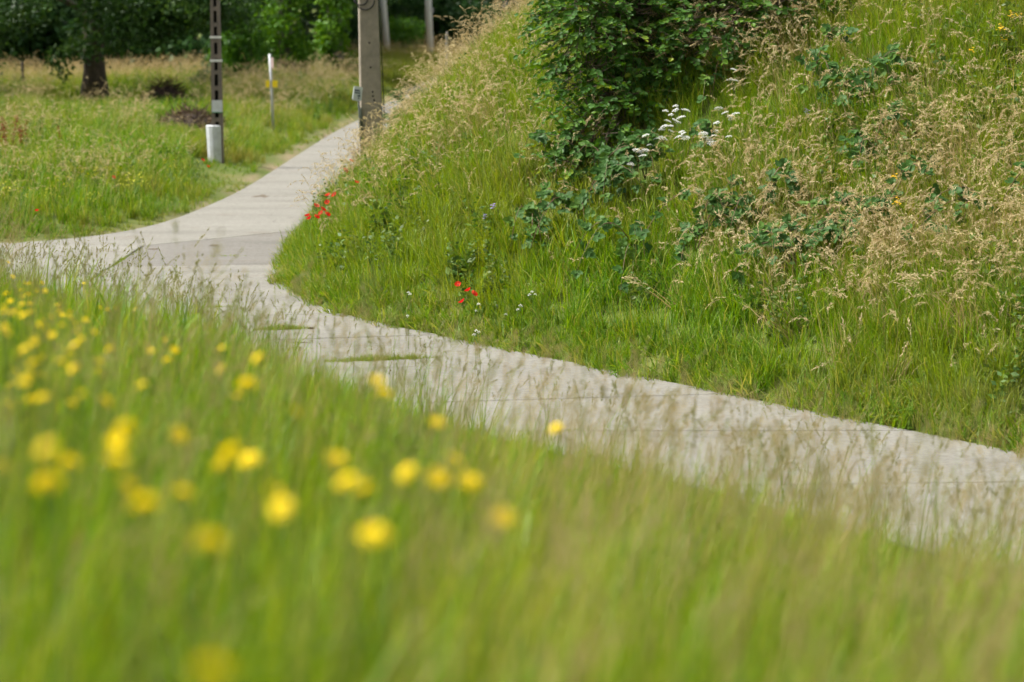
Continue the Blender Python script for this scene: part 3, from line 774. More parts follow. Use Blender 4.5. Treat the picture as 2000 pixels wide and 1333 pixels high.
# --- near verge in front of the camera
def near_d(y): return np.clip(1.3 - y / 30, 0.35, 1)
BOX_N = (-14, 7.5, -0.5, 34)
q = sample(42, BOX_N, lambda x, y, h, r, s: (r == 1) * (s > 0.1) * near_d(y) * (y > 0.9) * np.clip(0.85 - 0.35 * sst(-1.5, 2.0, x) + 0.3 * wob(x, y, 1.3, 0), 0.15, 1))
n_ = np.clip(0.12 + 0.3 * wob(q[:, 0], q[:, 1], 1.1, 2) + 0.3 * wob(q[:, 0], q[:, 1], 0.35, 1), 0, 0.8)
def verge_k(q):
    u = 1000 + q[:, 0] / np.maximum(q[:, 1], 0.5) * FPX
    right = np.interp(u, [450, 900], [0, 1])
    a = np.interp(q[:, 4], [0, 2.5, 5.5, 7], [0.32, 0.5, 0.85, 1.0])
    b = np.where(q[:, 1] > 12, np.interp(u, [-50, 130, 350, 600], [0.8, 1.15, 1.4, 0.95]), 1.0)
    return (right * a + (1 - right) * b) * np.exp(rng.normal(-0.04, 0.26, len(q)))
sow('verge_grass', 'fine', q[:, :3], (0.6 + 0.32 * rng.random(len(q))) * verge_k(q), n_, 'fine green grass of the meadow verge in the foreground', lean=0.12, wind=(0.10, 0))
q = sample(16, BOX_N, lambda x, y, h, r, s: (r == 1) * (s > 0.25) * near_d(y) * (y > 1.2) * np.clip(0.6 + 0.5 * wob(x, y, 1.5, 3), 0, 1))
sow('broad_verge_grass', 'lush', q[:, :3], (0.6 + 0.28 * rng.random(len(q))) * verge_k(q), 0.25 * rng.random(len(q)), 'broad-bladed bright green grass low in the foreground verge', lean=0.15, wind=(0.08, 0))
q = sample(9, BOX_N, lambda x, y, h, r, s: (r == 1) * (s > 0.5) * (y > 1.4) * np.clip(0.1 + 0.4 * sst(-0.6, 1.2, x) + 0.8 * wob(x, y, 1.0, 1), 0.0, 1) * np.clip(1.25 - y / 14, 0.0, 1))
sow('purplish_seeding_grass', 'fog', q[:, :3], 0.78 + 0.35 * rng.random(len(q)), rng.random(len(q)) * 0.7, 'purplish brown seeding grass of the foreground verge', lean=0.12, wind=(0.18, 0))
q = sample(4.5, BOX_N, lambda x, y, h, r, s: (r == 1) * (s > 0.4) * (y > 1.4) * np.clip(0.45 + 0.8 * wob(x, y, 1.4, 3) * sst(9, 12, y), 0.0, 1) * np.where(x < -6, 0.35, 1))
sow('rye_spikes', 'rye', q[:, :3], 0.75 + 0.4 * rng.random(len(q)), rng.random(len(q)) * 0.4, 'thin upright grass spikes along the near path edge', lean=0.14, wind=(0.16, 0))

q = sample(9, (-1.8, 4.5, 2.2, 13), lambda x, y, h, r, s: (r == 1) * (s > 0.3) * np.clip(0.25 + 0.5 * sst(-0.6, 0.8, x) + 0.7 * wob(x, y, 0.8, 2), 0, 1))
sow('tall_fog_grass', 'fog', q[:, :3], 1.0 + 0.4 * rng.random(len(q)), rng.random(len(q)), 'tall blurred seeding grass between the meadow flowers and the concrete', lean=0.12, wind=(0.24, 0))
q = sample(10, (-1.0, 4.5, 2.2, 12), lambda x, y, h, r, s: (r == 1) * (s > 0.3) * np.clip(0.2 + 0.6 * wob(x, y, 0.9, 0), 0, 1))
sow('tall_verge_grass', 'fine', q[:, :3], 0.95 + 0.4 * rng.random(len(q)), 0.2 + 0.5 * rng.random(len(q)), 'tall thin grass blades blurred in front of the concrete', lean=0.12, wind=(0.26, 0))
q = sample(7, (-9, -1.0, 13, 28), lambda x, y, h, r, s: (r == 1) * (s > 0.5) * (s < 5) * np.clip(0.25 + 0.9 * wob(x, y, 1.1, 2), 0, 1) * (x / y < -0.115))
sow('rye_fringe', 'rye', q[:, :3], 0.8 + 0.5 * rng.random(len(q)), rng.random(len(q)) * 0.5, 'fringe of tall thin grass spikes before the path crossing', lean=0.12, wind=(0.2, 0))

# --- far verge, left of the upper road
BOX_F = (-20, 0, 33, 86)
fd = lambda y: np.clip(1.2 - (y - 34) / 60, 0.3, 1)
q = sample(26, BOX_F, lambda x, y, h, r, s: (r == 3) * (s > 0.30 + 0.25 * wob(x, y, 1.5, 1)) * fd(y))
n_ = np.clip(0.22 + 0.45 * wob(q[:, 0], q[:, 1], 2.2, 1) + 0.2 * rng.normal(0, 1, len(q)), 0, 0.9)
CLEAR = [(*at(426, 325, 48.6)[:2], 0.55, 5.0, 0.35), (*at(326, 228, 66.5)[:2], 1.0, 6.0, 0.5), (*at(372, 268, 57.5)[:2], 1.0, 6.0, 0.4), (*at(190, 210, 69.5)[:2], 1.1, 7, 0.35), (*at(532, 262, 58.6)[:2], 0.4, 4, 0.5)]
def lowered(q):
    k = np.ones(len(q))
    for cx_, cy_, w_, dep, sc_ in CLEAR:
        k = np.where((np.abs(q[:, 0] / q[:, 1] * cy_ - cx_) < w_) & (q[:, 1] < cy_ + 0.4) & (q[:, 1] > cy_ - dep), np.minimum(k, sc_), k)
    return k
sow('far_verge_grass', 'lush', q[:, :3], (0.75 + 0.6 * rng.random(len(q)) + 0.25 * wob(q[:, 0], q[:, 1], 1.2, 3)) * np.interp(q[:, 4], [0.2, 1.4], [0.4, 1]) * lowered(q), n_, 'green grass on the far verge left of the upper road', lean=0.2)
q = sample(9, BOX_F, lambda x, y, h, r, s: (r == 3) * (s > 1.0) * np.clip(0.3 + 0.7 * wob(x, y, 2, 2) + 0.9 * (y > 62) * (x > -8), 0, 1))
sow('far_verge_hay', 'hay', q[:, :3], (0.65 + 0.5 * rng.random(len(q))) * lowered(q), 0.6 * rng.random(len(q)), 'tall hay-coloured grass standing on the far verge', lean=0.15)
q = sample(7, BOX_F, lambda x, y, h, r, s: (r == 3) * (s > 0.8) * np.clip(0.3 + 0.6 * wob(x, y, 2, 0), 0, 1))
sow('far_verge_herbs', 'herb', q[:, :3], (0.8 + 0.7 * rng.random(len(q))) * lowered(q), 0.3 * rng.random(len(q)), 'green weeds scattered over the far verge', 'weeds', lean=0.15)
q = sample(24, BOX_F, lambda x, y, h, r, s: (r == 3) * (s < 0.55) * (s > 0.02) * np.clip(0.35 + 0.7 * wob(x, y, 1.2, 3), 0, 1) * fd(y))
sow('road_edge_tufts', 'short', q[:, :3], 0.9 + 0.6 * rng.random(len(q)), 0.5 * rng.random(len(q)), 'short tufts fringing the far edge of the path', lean=0.2)
q = sample(6.5, (-30, 6, 74, 116), lambda x, y, h, r, s: ((r == 3) | (r == 2)) * (s > 0.4) * ((x > -9) & (y > 97) | (x <= -9) & (y > 71) & (y < 86)))
sow('golden_field', 'hay', q[:, :3], 0.7 + 0.3 * rng.random(len(q)), 0.4 + 0.5 * rng.random(len(q)), 'golden ripe hay field below the dark wood', 'field', lean=0.12)
q = sample(3.5, (-4, 6, 50, 108), lambda x, y, h, r, s: (r == 2) * (s > 0.1) * (s < 6))
sow('far_bank_grass', 'hay', q[:, :3], 0.8 + 0.4 * rng.random(len(q)), 0.5 * rng.random(len(q)), 'tall dry grass on the far end of the right bank', lean=0.2)
q = sample(18, (-12, 6, 50, 104), lambda x, y, h, r, s: ((r == 2) & (s < 6) | (r == 3) & (y > 84) & (x > -9)) * (s > 0.1))
sow('far_bank_green_grass', 'lush', q[:, :3], 1.0 + 0.4 * rng.random(len(q)), 0.3 + 0.3 * rng.random(len(q)), 'green undergrowth on the far end of the right bank', lean=0.2)

# --- grass growing in the slab joints
def joint_tufts(name, a, b, n, sc, label):
    t = rng.random(n)
    P = np.array(a)[None] * (1 - t[:, None]) + np.array(b)[None] * t[:, None]
    P = np.column_stack([P + rng.normal(0, 0.028, (n, 2)), np.full(n, 0.012)])
    env = np.sin(np.clip(t, 0.02, 0.98) * math.pi) ** 0.4
    sow(name, 'short', P, sc * (0.5 + 0.6 * rng.random(n)) * env, 0.5 * rng.random(n), label, 'tufts', lean=0.25)
g = lambda px, py: hit(px, py)[:2]
joint_tufts('joint_tufts', g(630, 721), g(850, 714), 130, 1.0, 'strip of low green grass in the nearest mossy path joint')
joint_tufts('joint_tufts', g(495, 658), g(610, 655), 100, 1.0, 'short strip of grass in the joint beside a dark clod')
joint_tufts('joint_tufts', (-5.315, 31.3), (-5.285, 34.2), 70, 0.55, 'line of moss and grass in the joint at the path crossing')
joint_tufts('joint_tufts', g(350, 613), g(470, 612), 40, 0.6, 'sparse grass in the path joint behind the verge spikes')
joint_tufts('joint_tufts', g(940, 853), g(1250, 846), 60, 0.4, 'thin blurred moss line in the path joint behind the meadow flowers')
joint_tufts('joint_tufts', g(380, 511), g(480, 510), 26, 0.4, 'faint tufts in the path joint below two dark smudges')

# ------------------------------------------------------------------ leaf clouds and trees
LEAF6 = np.array([(0, 0, 0), (0, 1, 0), (0, 0.5, -0.06), (0.27, 0.28, 0.04), (0.25, 0.66, 0.04), (-0.27, 0.28, 0.04), (-0.25, 0.66, 0.04)])
LEAF6F = np.array([(0, 3, 2), (3, 4, 2), (4, 1, 2), (0, 2, 5), (5, 2, 6), (6, 2, 1)])
def frames(D, N):
    D = D / (np.linalg.norm(D, axis=1, keepdims=True) + 1e-9)
    N = N - D * np.sum(D * N, 1, keepdims=True); N /= np.linalg.norm(N, axis=1, keepdims=True) + 1e-9
    return np.cross(D, N), D, N
def leaf_arrays(P, D, N, ln, cv):
    """bush leaves with a folded midrib: 6 triangles each"""
    X_, Y_, Z_ = frames(D, N)
    V = P[:, None] + (X_[:, None] * LEAF6[None, :, 0:1] + Y_[:, None] * LEAF6[None, :, 1:2] + Z_[:, None] * LEAF6[None, :, 2:3]) * np.asarray(ln)[:, None, None]
    Fi = (LEAF6F[None] + (np.arange(len(P)) * 7)[:, None, None]).reshape(-1, 3)
    return V.reshape(-1, 3), Fi, np.repeat(cv, 7)
def cloud_mesh(name, P, size, mat, bias=0.6, cv=None):
    """loose leaves (2 triangles each) spread over points P"""
    n = len(P)
    D = rng.normal(0, 1, (n, 3)); D[:, 2] -= 0.3
    v, f, c = rhombs(P, D, size * rng.uniform(0.7, 1.4, n), size * rng.uniform(0.45, 0.8, n), rng.random(n) if cv is None else cv)
    col = np.zeros((len(v), 3)); col[:, 0] = c
    return np_mesh(name, v, f, mat, col=col)
def lobes(centres, radii, n, shell=0.45):
    """points in the outer part of ellipsoid lobes"""
    k = rng.integers(0, len(centres), n)
    d = rng.normal(0, 1, (n, 3)); d /= np.linalg.norm(d, axis=1, keepdims=True)
    r = 1 - shell * rng.random(n) ** 1.5
    return np.asarray(centres)[k] + d * np.asarray(radii)[k] * r[:, None]
def clumped(centres, radii, n_clumps, per, spread):
    c = lobes(centres, radii, n_clumps)
    sp = spread * rng.uniform(0.6, 1.3, n_clumps)
    P = c[:, None] + rng.normal(0, 1, (n_clumps, per, 3)) * sp[:, None, None] * np.array((1, 1, 0.65))
    return P.reshape(-1, 3), np.clip(np.repeat(rng.random(n_clumps), per) * 0.6 + 0.4 * rng.random(n_clumps * per), 0, 1)

def trunk_mesh(name, h, r, mat, limbs=(), lean=(0, 0), n=12):
    m = MB()
    k = 9
    pts = [(lean[0] * t * h + 0.06 * math.sin(5 * t + 1), lean[1] * t * h + 0.05 * math.sin(4 * t), h * t - 0.15) for t in np.linspace(0, 1, k)]
    rad = [r * (1.35 if i == 0 else 1) * (1 - 0.62 * i / (k - 1)) for i in range(k)]
    m.tube(pts, rad, n)
    for (z, az, ln, rr, up_) in limbs:
        t = z / h
        b = Vector((lean[0] * z, lean[1] * z, z))
        q = []
        for s in np.linspace(0, 1, 6):
            q.append(b + Vector((math.cos(az), math.sin(az), 0)) * ln * s + Vector((0, 0, up_ * ln * (s - 0.35 * s * s))))
        m.tube(q, [rr * (1 - 0.75 * s) for s in np.linspace(0, 1, 6)], 7)
    return m.mesh(name, [mat], smooth=True)

# oak on the left
OAK = np.array((-12.0, 69.5)); oz = gz(*OAK)
oak = empty('oak_tree', (OAK[0], OAK[1], oz))
tag(oak, 'big dark oak with thick trunk and low hanging branches left of the lattice pole', 'tree')
lim = [(2.6, 2.6, 5.0, 0.17, 0.75), (2.8, 0.4, 4.6, 0.17, 0.8), (3.1, 4.4, 4.6, 0.15, 0.7), (3.4, 5.6, 4.6, 0.15, 0.75), (3.8, 1.5, 4.2, 0.14, 0.8), (2.4, 3.5, 3.6, 0.10, 0.6), (4.8, 3.0, 4, 0.12, 0.8)]
mesh_obj('trunk', trunk_mesh('oak_trunk', 8.0, 0.34, M['bark'], lim), oak)
cc, cr_ = [], []
for i in range(16):
    a = i * 2.4; rr = 1.2 + 4.2 * math.sqrt((i + 0.5) / 16)
    cc.append((rr * math.cos(a), rr * math.sin(a), 4.0 + 0.9 * math.sin(i * 1.7) + (5.4 - rr) * 0.75)); cr_.append((2.0, 2.0, 1.7))
cc += [(-4.4, -1.0, 2.0), (-5.6, -2.0, 1.9), (-2.6, -2.6, 2.5), (-1.2, -3.6, 3.6), (1.6, -3.0, 2.9), (2.4, -2.2, 2.75), (-3.6, -3.6, 2.2), (0.2, -2.4, 3.9), (3.2, -3.2, 3.0), (-6.6, -0.5, 2.2)]
cr_ += [(1.3, 1.3, 0.75)] * 10
cc += [(-6.6 + 0.85 * i, -3.4 + 0.5 * math.sin(i * 2.0), 2.15 + 0.22 * math.sin(i * 1.3)) for i in range(11) if i not in (6, 7, 8)]
cr_ += [(0.95, 0.9, 0.6)] * 8
cc += [(-6.4, -2.8, 2.0), (-5.2, -3.4, 1.95), (-4.0, -3.0, 2.1), (-2.8, -3.2, 2.25), (-1.9, -2.8, 2.5), (1.3, -2.6, 2.55), (2.3, -3.0, 2.45), (3.3, -2.6, 2.5), (4.2, -2.2, 2.7), (-3.3, -2.0, 1.7)]
cr_ += [(0.95, 0.9, 0.6)] * 10
cc += [(-4.6, -3.0, 2.9), (-3.2, -2.6, 3.1), (-5.8, -2.6, 2.8), (2.6, -2.8, 3.1)]
cr_ += [(1.1, 1.0, 0.75)] * 4
cc += [(-3.5, -2.5, 2.7), (-2.2, -4.2, 2.9), (1.9, -3.4, 2.75), (-5.0, -1.0, 2.4), (-4.2, -3.8, 2.3), (0.2, -4.6, 4.0), (2.8, -1.5, 2.9)]
cr_ += [(1.5, 1.5, 1.0)] * 7
P, cv = clumped(cc, cr_, 1500, 26, 0.24)
P2, cv2 = clumped([(-0.35, -0.35, 1.25), (-0.75, -0.3, 1.0), (0.1, -0.4, 1.6)], [(0.35, 0.3, 0.45)] * 3, 22, 16, 0.12)
P3, cv3 = clumped([(-2.75, -1.5, 1.2), (-3.1, -1.2, 0.9)], [(0.5, 0.5, 0.5)] * 2, 16, 14, 0.14)
P = np.vstack([P, P2, P3]); cv = np.concatenate([cv, cv2, cv3])
mesh_obj('crown', cloud_mesh('oak_crown', P, 0.15, M['oakleaf'], cv=cv), oak)

# ivy-clad trees beside the upper road
def ivy_tree(px, py, d, h, rad, label, seed):
    b = at(px, py, d); z = gz(b[0], b[1])
    t = empty('ivy_covered_tree', (b[0], b[1], z)); tag(t, label, 'tree', 'ivy-clad trees by the upper road')
    mesh_obj('trunk', trunk_mesh('ivy_trunk', 8.5, 0.3, M['greybark'], [(3.5, seed, 2.4, 0.14, 0.9), (4.5, seed + 2.2, 2.4, 0.12, 0.8), (5.2, seed + 4.0, 2.0, 0.1, 0.9)]), t)
    cs = [(0.25 * math.sin(k * 1.9 + seed), 0.2 * math.cos(k * 1.3), 0.45 + k * 0.6) for k in range(9)]
    P, cv = clumped(cs, [(rad * (0.8 + 0.2 * math.sin(k + seed)), rad, 0.5) for k in range(9)], 460, 18, 0.13)
    mesh_obj('ivy', cloud_mesh('ivy', P, 0.14, M['ivy'], cv=cv), t)
    P, cv = clumped([(0, 0, 7.5), (1.2, 0.5, 6.6), (-1.2, -0.3, 6.4), (0.2, 1.2, 8.6), (0, -1.0, 5.6)], [(1.7, 1.7, 1.3)] * 5, 130, 24, 0.25)
    mesh_obj('crown', cloud_mesh('ivy_crown', P, 0.2, M['shrub'], cv=cv), t)
ivy_tree(556, 175, 80.0, 3.4, 0.78, 'tree trunk thickly wrapped in bright green ivy directly behind the waymark post', 0.4)
ivy_tree(652, 150, 84.0, 3.0, 0.72, 'ivy-covered tree just left of the big concrete pole', 2.1)

# the dark wood behind the field
def forest_crown(i):
    cs = [(rng.uniform(-1.6, 1.6), rng.uniform(-1.6, 1.6), rng.uniform(3.4, 9.0)) for _ in range(9)] + [(rng.uniform(-2, 2), rng.uniform(-2, 2), 2.9) for _ in range(3)]
    P, cv = clumped(cs, [(1.7, 1.7, 1.3)] * 12, 240, 18, 0.3)
    return cloud_mesh('forest_crown', P, 0.30, M['forest'], cv=cv)
FC = [forest_crown(i) for i in range(4)]
FT = [trunk_mesh('forest_trunk', 8.5, 0.17, M['bark'], [(3.6, 0.5, 2, 0.07, 0.8), (4.4, 3.3, 2, 0.07, 0.8)], n=9) for i in range(2)] + [trunk_mesh('pale_trunk', 9, 0.13, M['birch'], [(4.2, 1.5, 1.6, 0.05, 0.9)], lean=(0.01, 0), n=9)]
def forest_tree(x, y, trunk, crown, sc, label, name='forest_tree'):
    t = empty(name, (x, y, gz(x, y)), rng.uniform(0, 6.28)); t.scale = (sc, sc, sc)
    tag(t, label, 'tree', 'trees of the wood behind the field')
    mesh_obj('trunk', FT[trunk], t); mesh_obj('crown', FC[crown], t)
k = 0
ORD = ['first', 'second', 'third', 'fourth', 'fifth', 'sixth', 'seventh', 'eighth', 'ninth', 'tenth', 'eleventh', 'twelfth', 'thirteenth', 'fourteenth', 'fifteenth', 'sixteenth', 'seventeenth', 'eighteenth', 'nineteenth', 'twentieth', 'twenty-first', 'twenty-second', 'twenty-third']
wood_edge = lambda x: float(np.interp(x, [-40, -11, -6, 6], [87, 87, 118, 118]))
for row, (y0, n) in enumerate(((3.0, 12), (8.0, 11), (14.0, 11))):
    for i in range(n):
        x = -26 + 28.0 * (i + 0.5 * (row % 2)) / n + rng.uniform(-0.6, 0.6)
        y = wood_edge(x) + y0 + rng.uniform(-1, 1)
        if -1.2 < x / y * 112 < 0.6: continue
        forest_tree(x, y, k % 2, k % 4, rng.uniform(0.95, 1.3), ORD[i] + [' leafy tree from the left in the front row of the dark wood', ' tree from the left in the middle row of the dark wood', ' tree from the left in the back row of the dark wood'][row]); k += 1
for px, yy, lb in ((358, 88.0, 'pale slender bare trunk at the edge of the wood, left of the lattice pole'), (376, 88.6, 'whitish birch-like trunk nearest the lattice pole at the wood edge')):
    forest_tree(at(px, 100, yy)[0], yy, 2, 1, 1.0, lb, 'birch_tree')
def shrub_mesh(mat, n=170, size=0.2):
    cs = [(rng.uniform(-0.9, 0.9), rng.uniform(-0.6, 0.6), rng.uniform(0.4, 1.7)) for _ in range(8)]
    P, cv = clumped(cs, [(0.75, 0.7, 0.6)] * 8, n, 16, 0.15)
    P[:, 2] = np.maximum(P[:, 2], 0.02 + 0.1 * rng.random(len(P)))
    return cloud_mesh('foliage', P, size, mat, cv=cv)
SH = [shrub_mesh(M['forest']) for _ in range(3)] + [shrub_mesh(M['shrub'], 190, 0.16) for _ in range(2)]
def stems_mesh():
    m = MB()
    for i in range(6):
        a = rng.uniform(0, 6.28); m.tube([(0.1 * math.cos(a), 0.1 * math.sin(a), -0.1), (0.3 * math.cos(a), 0.3 * math.sin(a), 0.7), (0.75 * math.cos(a), 0.7 * math.sin(a), 1.5)], [0.035, 0.025, 0.01], 5)
    return m.mesh('stems', [M['twig']])
ST = stems_mesh()
def shrub(x, y, sc, kind, label, group='shrubs along the wood edge', name='shrub'):
    t = empty(name, (x, y, gz(x, y)), rng.uniform(0, 6.28)); t.scale = sc
    tag(t, label, 'shrub', group); mesh_obj('stems', ST, t); mesh_obj('foliage', SH[kind], t)
for i in range(23):
    x = -24 + 1.12 * i + rng.uniform(-0.3, 0.3); y = wood_edge(x) + rng.uniform(-0.9, 0.9)
    if -1.1 < x: continue
    s = rng.uniform(0.95, 1.45); shrub(x, y, (s * 1.15, s, s * rng.uniform(0.85, 1.2)), i % 3, ORD[i] + ' dark green shrub from the left along the wood edge')
for (px, py, d, s, kd, lb) in ((478, 190, 76, (0.62, 0.7, 1.35), 3, 'tall leafy green shrub between the lattice pole and the waymark post'),
                               (448, 180, 79, (0.7, 0.7, 1.2), 0, 'dark shrub directly right behind the lattice pole'),
                               (782, 105, 108, (0.9, 0.9, 1.0), 4, 'bright green shrub right of the first pale pole'),
                               (395, 185, 73, (0.35, 0.35, 0.3), 0, 'tiny dark bush in front of the golden field left of the lattice pole')):
    b = at(px, py, d); shrub(b[0], b[1], s, kd, lb, 'shrubs on the far verge')

# grey-roofed building barely seen above the bank
b = at(982, 50, 140.0)
bd = empty('distant_building', (b[0], b[1], 0.1)); tag(bd, 'distant grey-roofed building peeping over the bank grass left of the big bush', 'building')
m = MB(); m.box((0, 0, 1.0), (7, 5, 2.0)); m.build('wall', M['wall'], bd)
m = MB(); m.add([(-3.8, -2.9, 1.95), (3.8, -2.9, 1.95), (3.8, 2.9, 1.95), (-3.8, 2.9, 1.95), (-3.8, 0, 3.3), (3.8, 0, 3.3)], [(0, 1, 5, 4), (2, 3, 4, 5), (1, 2, 5), (3, 0, 4), (3, 2, 1, 0)]); m.build('roof', M['roof'], bd)

# ------------------------------------------------------------------ poles and signs
def base_at(px, py, d=None):
    p = hit(px, py) if d is None else at(px, py, d)
    return np.array((p[0], p[1], gz(p[0], p[1])))

# lattice pole
b = base_at(426, 325, 48.6)
lp = empty('lattice_pole', (b[0], b[1], b[2]), 0.05); tag(lp, 'brown concrete lattice pole with slots, white bands and a white base cover', 'utility pole')
HP, W0, W1 = 7.0, 0.245, 0.13
wz = lambda z: W0 + (W1 - W0) * z / HP
for sx in (-1, 1):
    m = MB()
    pts = []
    for z in (-0.3, HP):
        w = wz(max(z, 0)) / 2; lw = 0.082 * wz(max(z, 0)) / W0
        xo, xi = sx * w, sx * (w - lw)
        x0, x1 = min(xo, xi), max(xo, xi)
        pts += [(x0, -0.08, z), (x1, -0.08, z), (x1, 0.08, z), (x0, 0.08, z)]
    m.add(pts, [(3, 2, 1, 0), (4, 5, 6, 7)] + [(i, (i + 1) % 4, 4 + (i + 1) % 4, 4 + i) for i in range(4)])
    m.build('upright', M['lattice'], lp)
z = 0.55
while z < HP - 0.3:
    m = MB(); m.box((0, 0, z), (wz(z) - 0.12, 0.15, 0.085)); m.build('rung', M['lattice'], lp); z += 0.315
m = MB(); m.box((0, 0.055, 3.4), (0.10, 0.02, 6.6)); m.build('recessed_web', M['darkweb'], lp)  # closes the slots from behind; their shade is in its colour
zpx = lambda py: (325 - py) / 97.0
for py in (82, 127, 4, -70):
    m = MB(); m.box((0, -0.002, zpx(py)), (wz(zpx(py)) + 0.02, 0.18, 0.042)); m.build('white_band', M['paint_white'], lp)
sg = MB(); sg.box((0.01, -0.10, zpx(215)), (0.205, 0.012, 0.245), chamfer=0); s_ = sg.build('notice_plate', M['plastic'], lp)
m = MB(); m.box((0.01, -0.1085, zpx(226.5)), (0.205, 0.003, 0.014)); m.build('rim', M['paint_green'], s_)
for i in range(4):
    m = MB(); m.box((0.005, -0.1085, zpx(208 + 4 * i)), (0.12 - 0.02 * (i % 2), 0.002, 0.006)); m.build('print_line', M['paint_white'], s_)
m = MB()   # half-round base cover, leaning away at its left edge
vs, fs = [], []
nseg = 14
for iz, z in enumerate((-0.1, 0.3, 0.6, 0.74, 0.755)):
    rr = 0.158 + 0.02 * z if iz < 4 else 0.15
    for k in range(nseg):
        a = math.pi * (1.08 + 0.95 * k / (nseg - 1)) if False else 2 * math.pi * k / nseg
        vs.append((-0.035 - 0.03 * z + rr * math.cos(a), 0.0 + rr * 0.8 * math.sin(a), z))
for iz in range(4):
    for k in range(nseg):
        fs.append((iz * nseg + k, iz * nseg + (k + 1) % nseg, (iz + 1) * nseg + (k + 1) % nseg, (iz + 1) * nseg + k))
fs.append(tuple(range(4 * nseg, 5 * nseg)))
m.add(vs, fs); m.build('base_cover', M['plastic'], lp, smooth=False)

# waymark post with yellow plate
b = base_at(532, 262, 58.6)
wp = empty('waymark_post', b, 0.0); tag(wp, 'thin grey waymark post with a yellow plate left of the upper road', 'signpost')
m = MB(); m.tube([(0.03, 0, -0.2), (0.0, 0, 1.0), (-0.035, 0, 1.83)], 0.034, 10); m.build('post', M['steel'], wp, smooth=True)
m = MB(); m.box((0.005, -0.048, 1.115), (0.29, 0.016, 0.165), chamfer=0); m.build('yellow_plate', M['paint_yellow'], wp)
m = MB(); m.box((-0.012, -0.062, 1.115), (0.05, 0.012, 0.19)); m.build('clamp', M['steel'], wp)
m = MB(); m.box((0.03, 0.0, 1.62), (0.012, 0.25, 0.25)); q_ = m.build('side_plate', M['sign_pink'], wp); q_.rotation_euler = (0, 0, 0.22)

# big concrete pole with cable loop
b = base_at(729, 310, 40.0); 
bp_ = empty('concrete_pole', (b[0], b[1], b[2] - 0.1), 0.12); tag(bp_, 'thick weathered grey-brown concrete pole with a cable loop at the bank foot', 'utility pole')
m = MB()
top = Vector((-0.16, 0, 8.2))
v = []
for z, c_, w, dpt in ((-0.4, Vector((0, 0, 0)), 0.40, 0.30), (8.2, top, 0.19, 0.16)):
    ch = 0.018
    for (sx, sy) in ((-1, -1), (1, -1), (1, 1), (-1, 1)):
        x, y = sx * w / 2, sy * dpt / 2
        a_, b2 = (x - sx * ch, y), (x, y - sy * ch)
        if (sx, sy) in ((-1, -1), (1, 1)): a_, b2 = b2, a_
        v += [(a_[0] + c_.x, a_[1], z), (b2[0] + c_.x, b2[1], z)]
m.add(v, [tuple(reversed(range(8))), tuple(range(8, 16))] + [(i, (i + 1) % 8, 8 + (i + 1) % 8, 8 + i) for i in range(8)])
m.build('shaft', M['pole'], bp_)
pz = lambda py: (at(720, py, 39.85)[2] - (b[2] - 0.1))
for (dx, py) in ((-0.01, 84), (0.0, 132), (0.02, 180), (0.025, 188), (0.04, 196), (0.05, 260)):
    z = pz(py); m = MB(); y_ = -(0.30 + (0.16 - 0.30) * (z + 0.4) / 8.6) / 2
    m.tube([(dx - 0.16 * z / 8.2, y_ - 0.004, z), (dx - 0.16 * z / 8.2, y_ + 0.03, z)], 0.017, 8); m.build('bolt_hole', M['black'], bp_)
for (r_, dz_, x_) in ((0.115, 0.06, -0.19), (0.15, 0.02, -0.12)):
    z = pz(4) + dz_; m = MB()
    m.tube([(x_ + r_ * math.cos(a), -0.16 - 0.03 * math.sin(a * 2), z + r_ * math.sin(a)) for a in np.linspace(0.3, 6.5, 26)], 0.011, 6); m.build('cable_loop', M['cable'], bp_, smooth=True)
m = MB(); m.tube([(0.19, -0.05, -0.2), (0.20, -0.06, 0.8), (0.175, -0.05, 1.4), (0.14, -0.05, 2.4), (0.06, -0.1, 3.6)], 0.009, 6); m.build('cable', M['darkgreen'], bp_, smooth=True)
m = MB(); m.tube([(-0.185, -0.17, -0.2), (-0.2, -0.165, 0.9), (-0.215, -0.16, 1.25)], 0.02, 8); m.build('conduit', M['darkgreen'], bp_, smooth=True)

# small white sign before it
b2 = at(711, 330, 39.2); gz2 = gz(b2[0], b2[1])
sp_ = empty('marker_sign', (b2[0], b2[1], gz2), 0.35); tag(sp_, 'small white printed marker plate on a dark post beside the thick concrete pole', 'sign')
zt = at(697, 183, 39.2)[2] - gz2; xt = at(697, 183, 39.2)[0] - b2[0]
m = MB(); m.tube([(0, 0, -0.2), (xt * 0.5, 0, zt * 0.55), (xt * 0.85, 0, zt)], 0.018, 8); m.build('post', M['darkgreen'], sp_, smooth=True)
m = MB()
rx_, rz_, cr = 0.075, 0.115, 0.025
outl = []
for (sx, sz, a0) in ((1, -1, -90), (1, 1, 0), (-1, 1, 90), (-1, -1, 180)):
    for a in (0, 30, 60, 90):
        w = R(a0 + a); outl.append((sx * (rx_ - cr) + cr * math.cos(w), sz * (rz_ - cr) + cr * math.sin(w)))
rotp = Matrix.Rotation(R(8), 3, 'Y')
def onp(x, y, z): return tuple(rotp @ Vector((x, y, z)) + Vector((xt, -0.025, zt)))
n_o = len(outl)
m.add([onp(x, -0.008, z) for x, z in outl] + [onp(x, 0.012, z) for x, z in outl], [tuple(range(n_o)), tuple(reversed(range(n_o, 2 * n_o)))] + [(i, i + n_o, (i + 1) % n_o + n_o, (i + 1) % n_o) for i in range(n_o)])
pl_ = m.build('plate', M['plastic'], sp_)
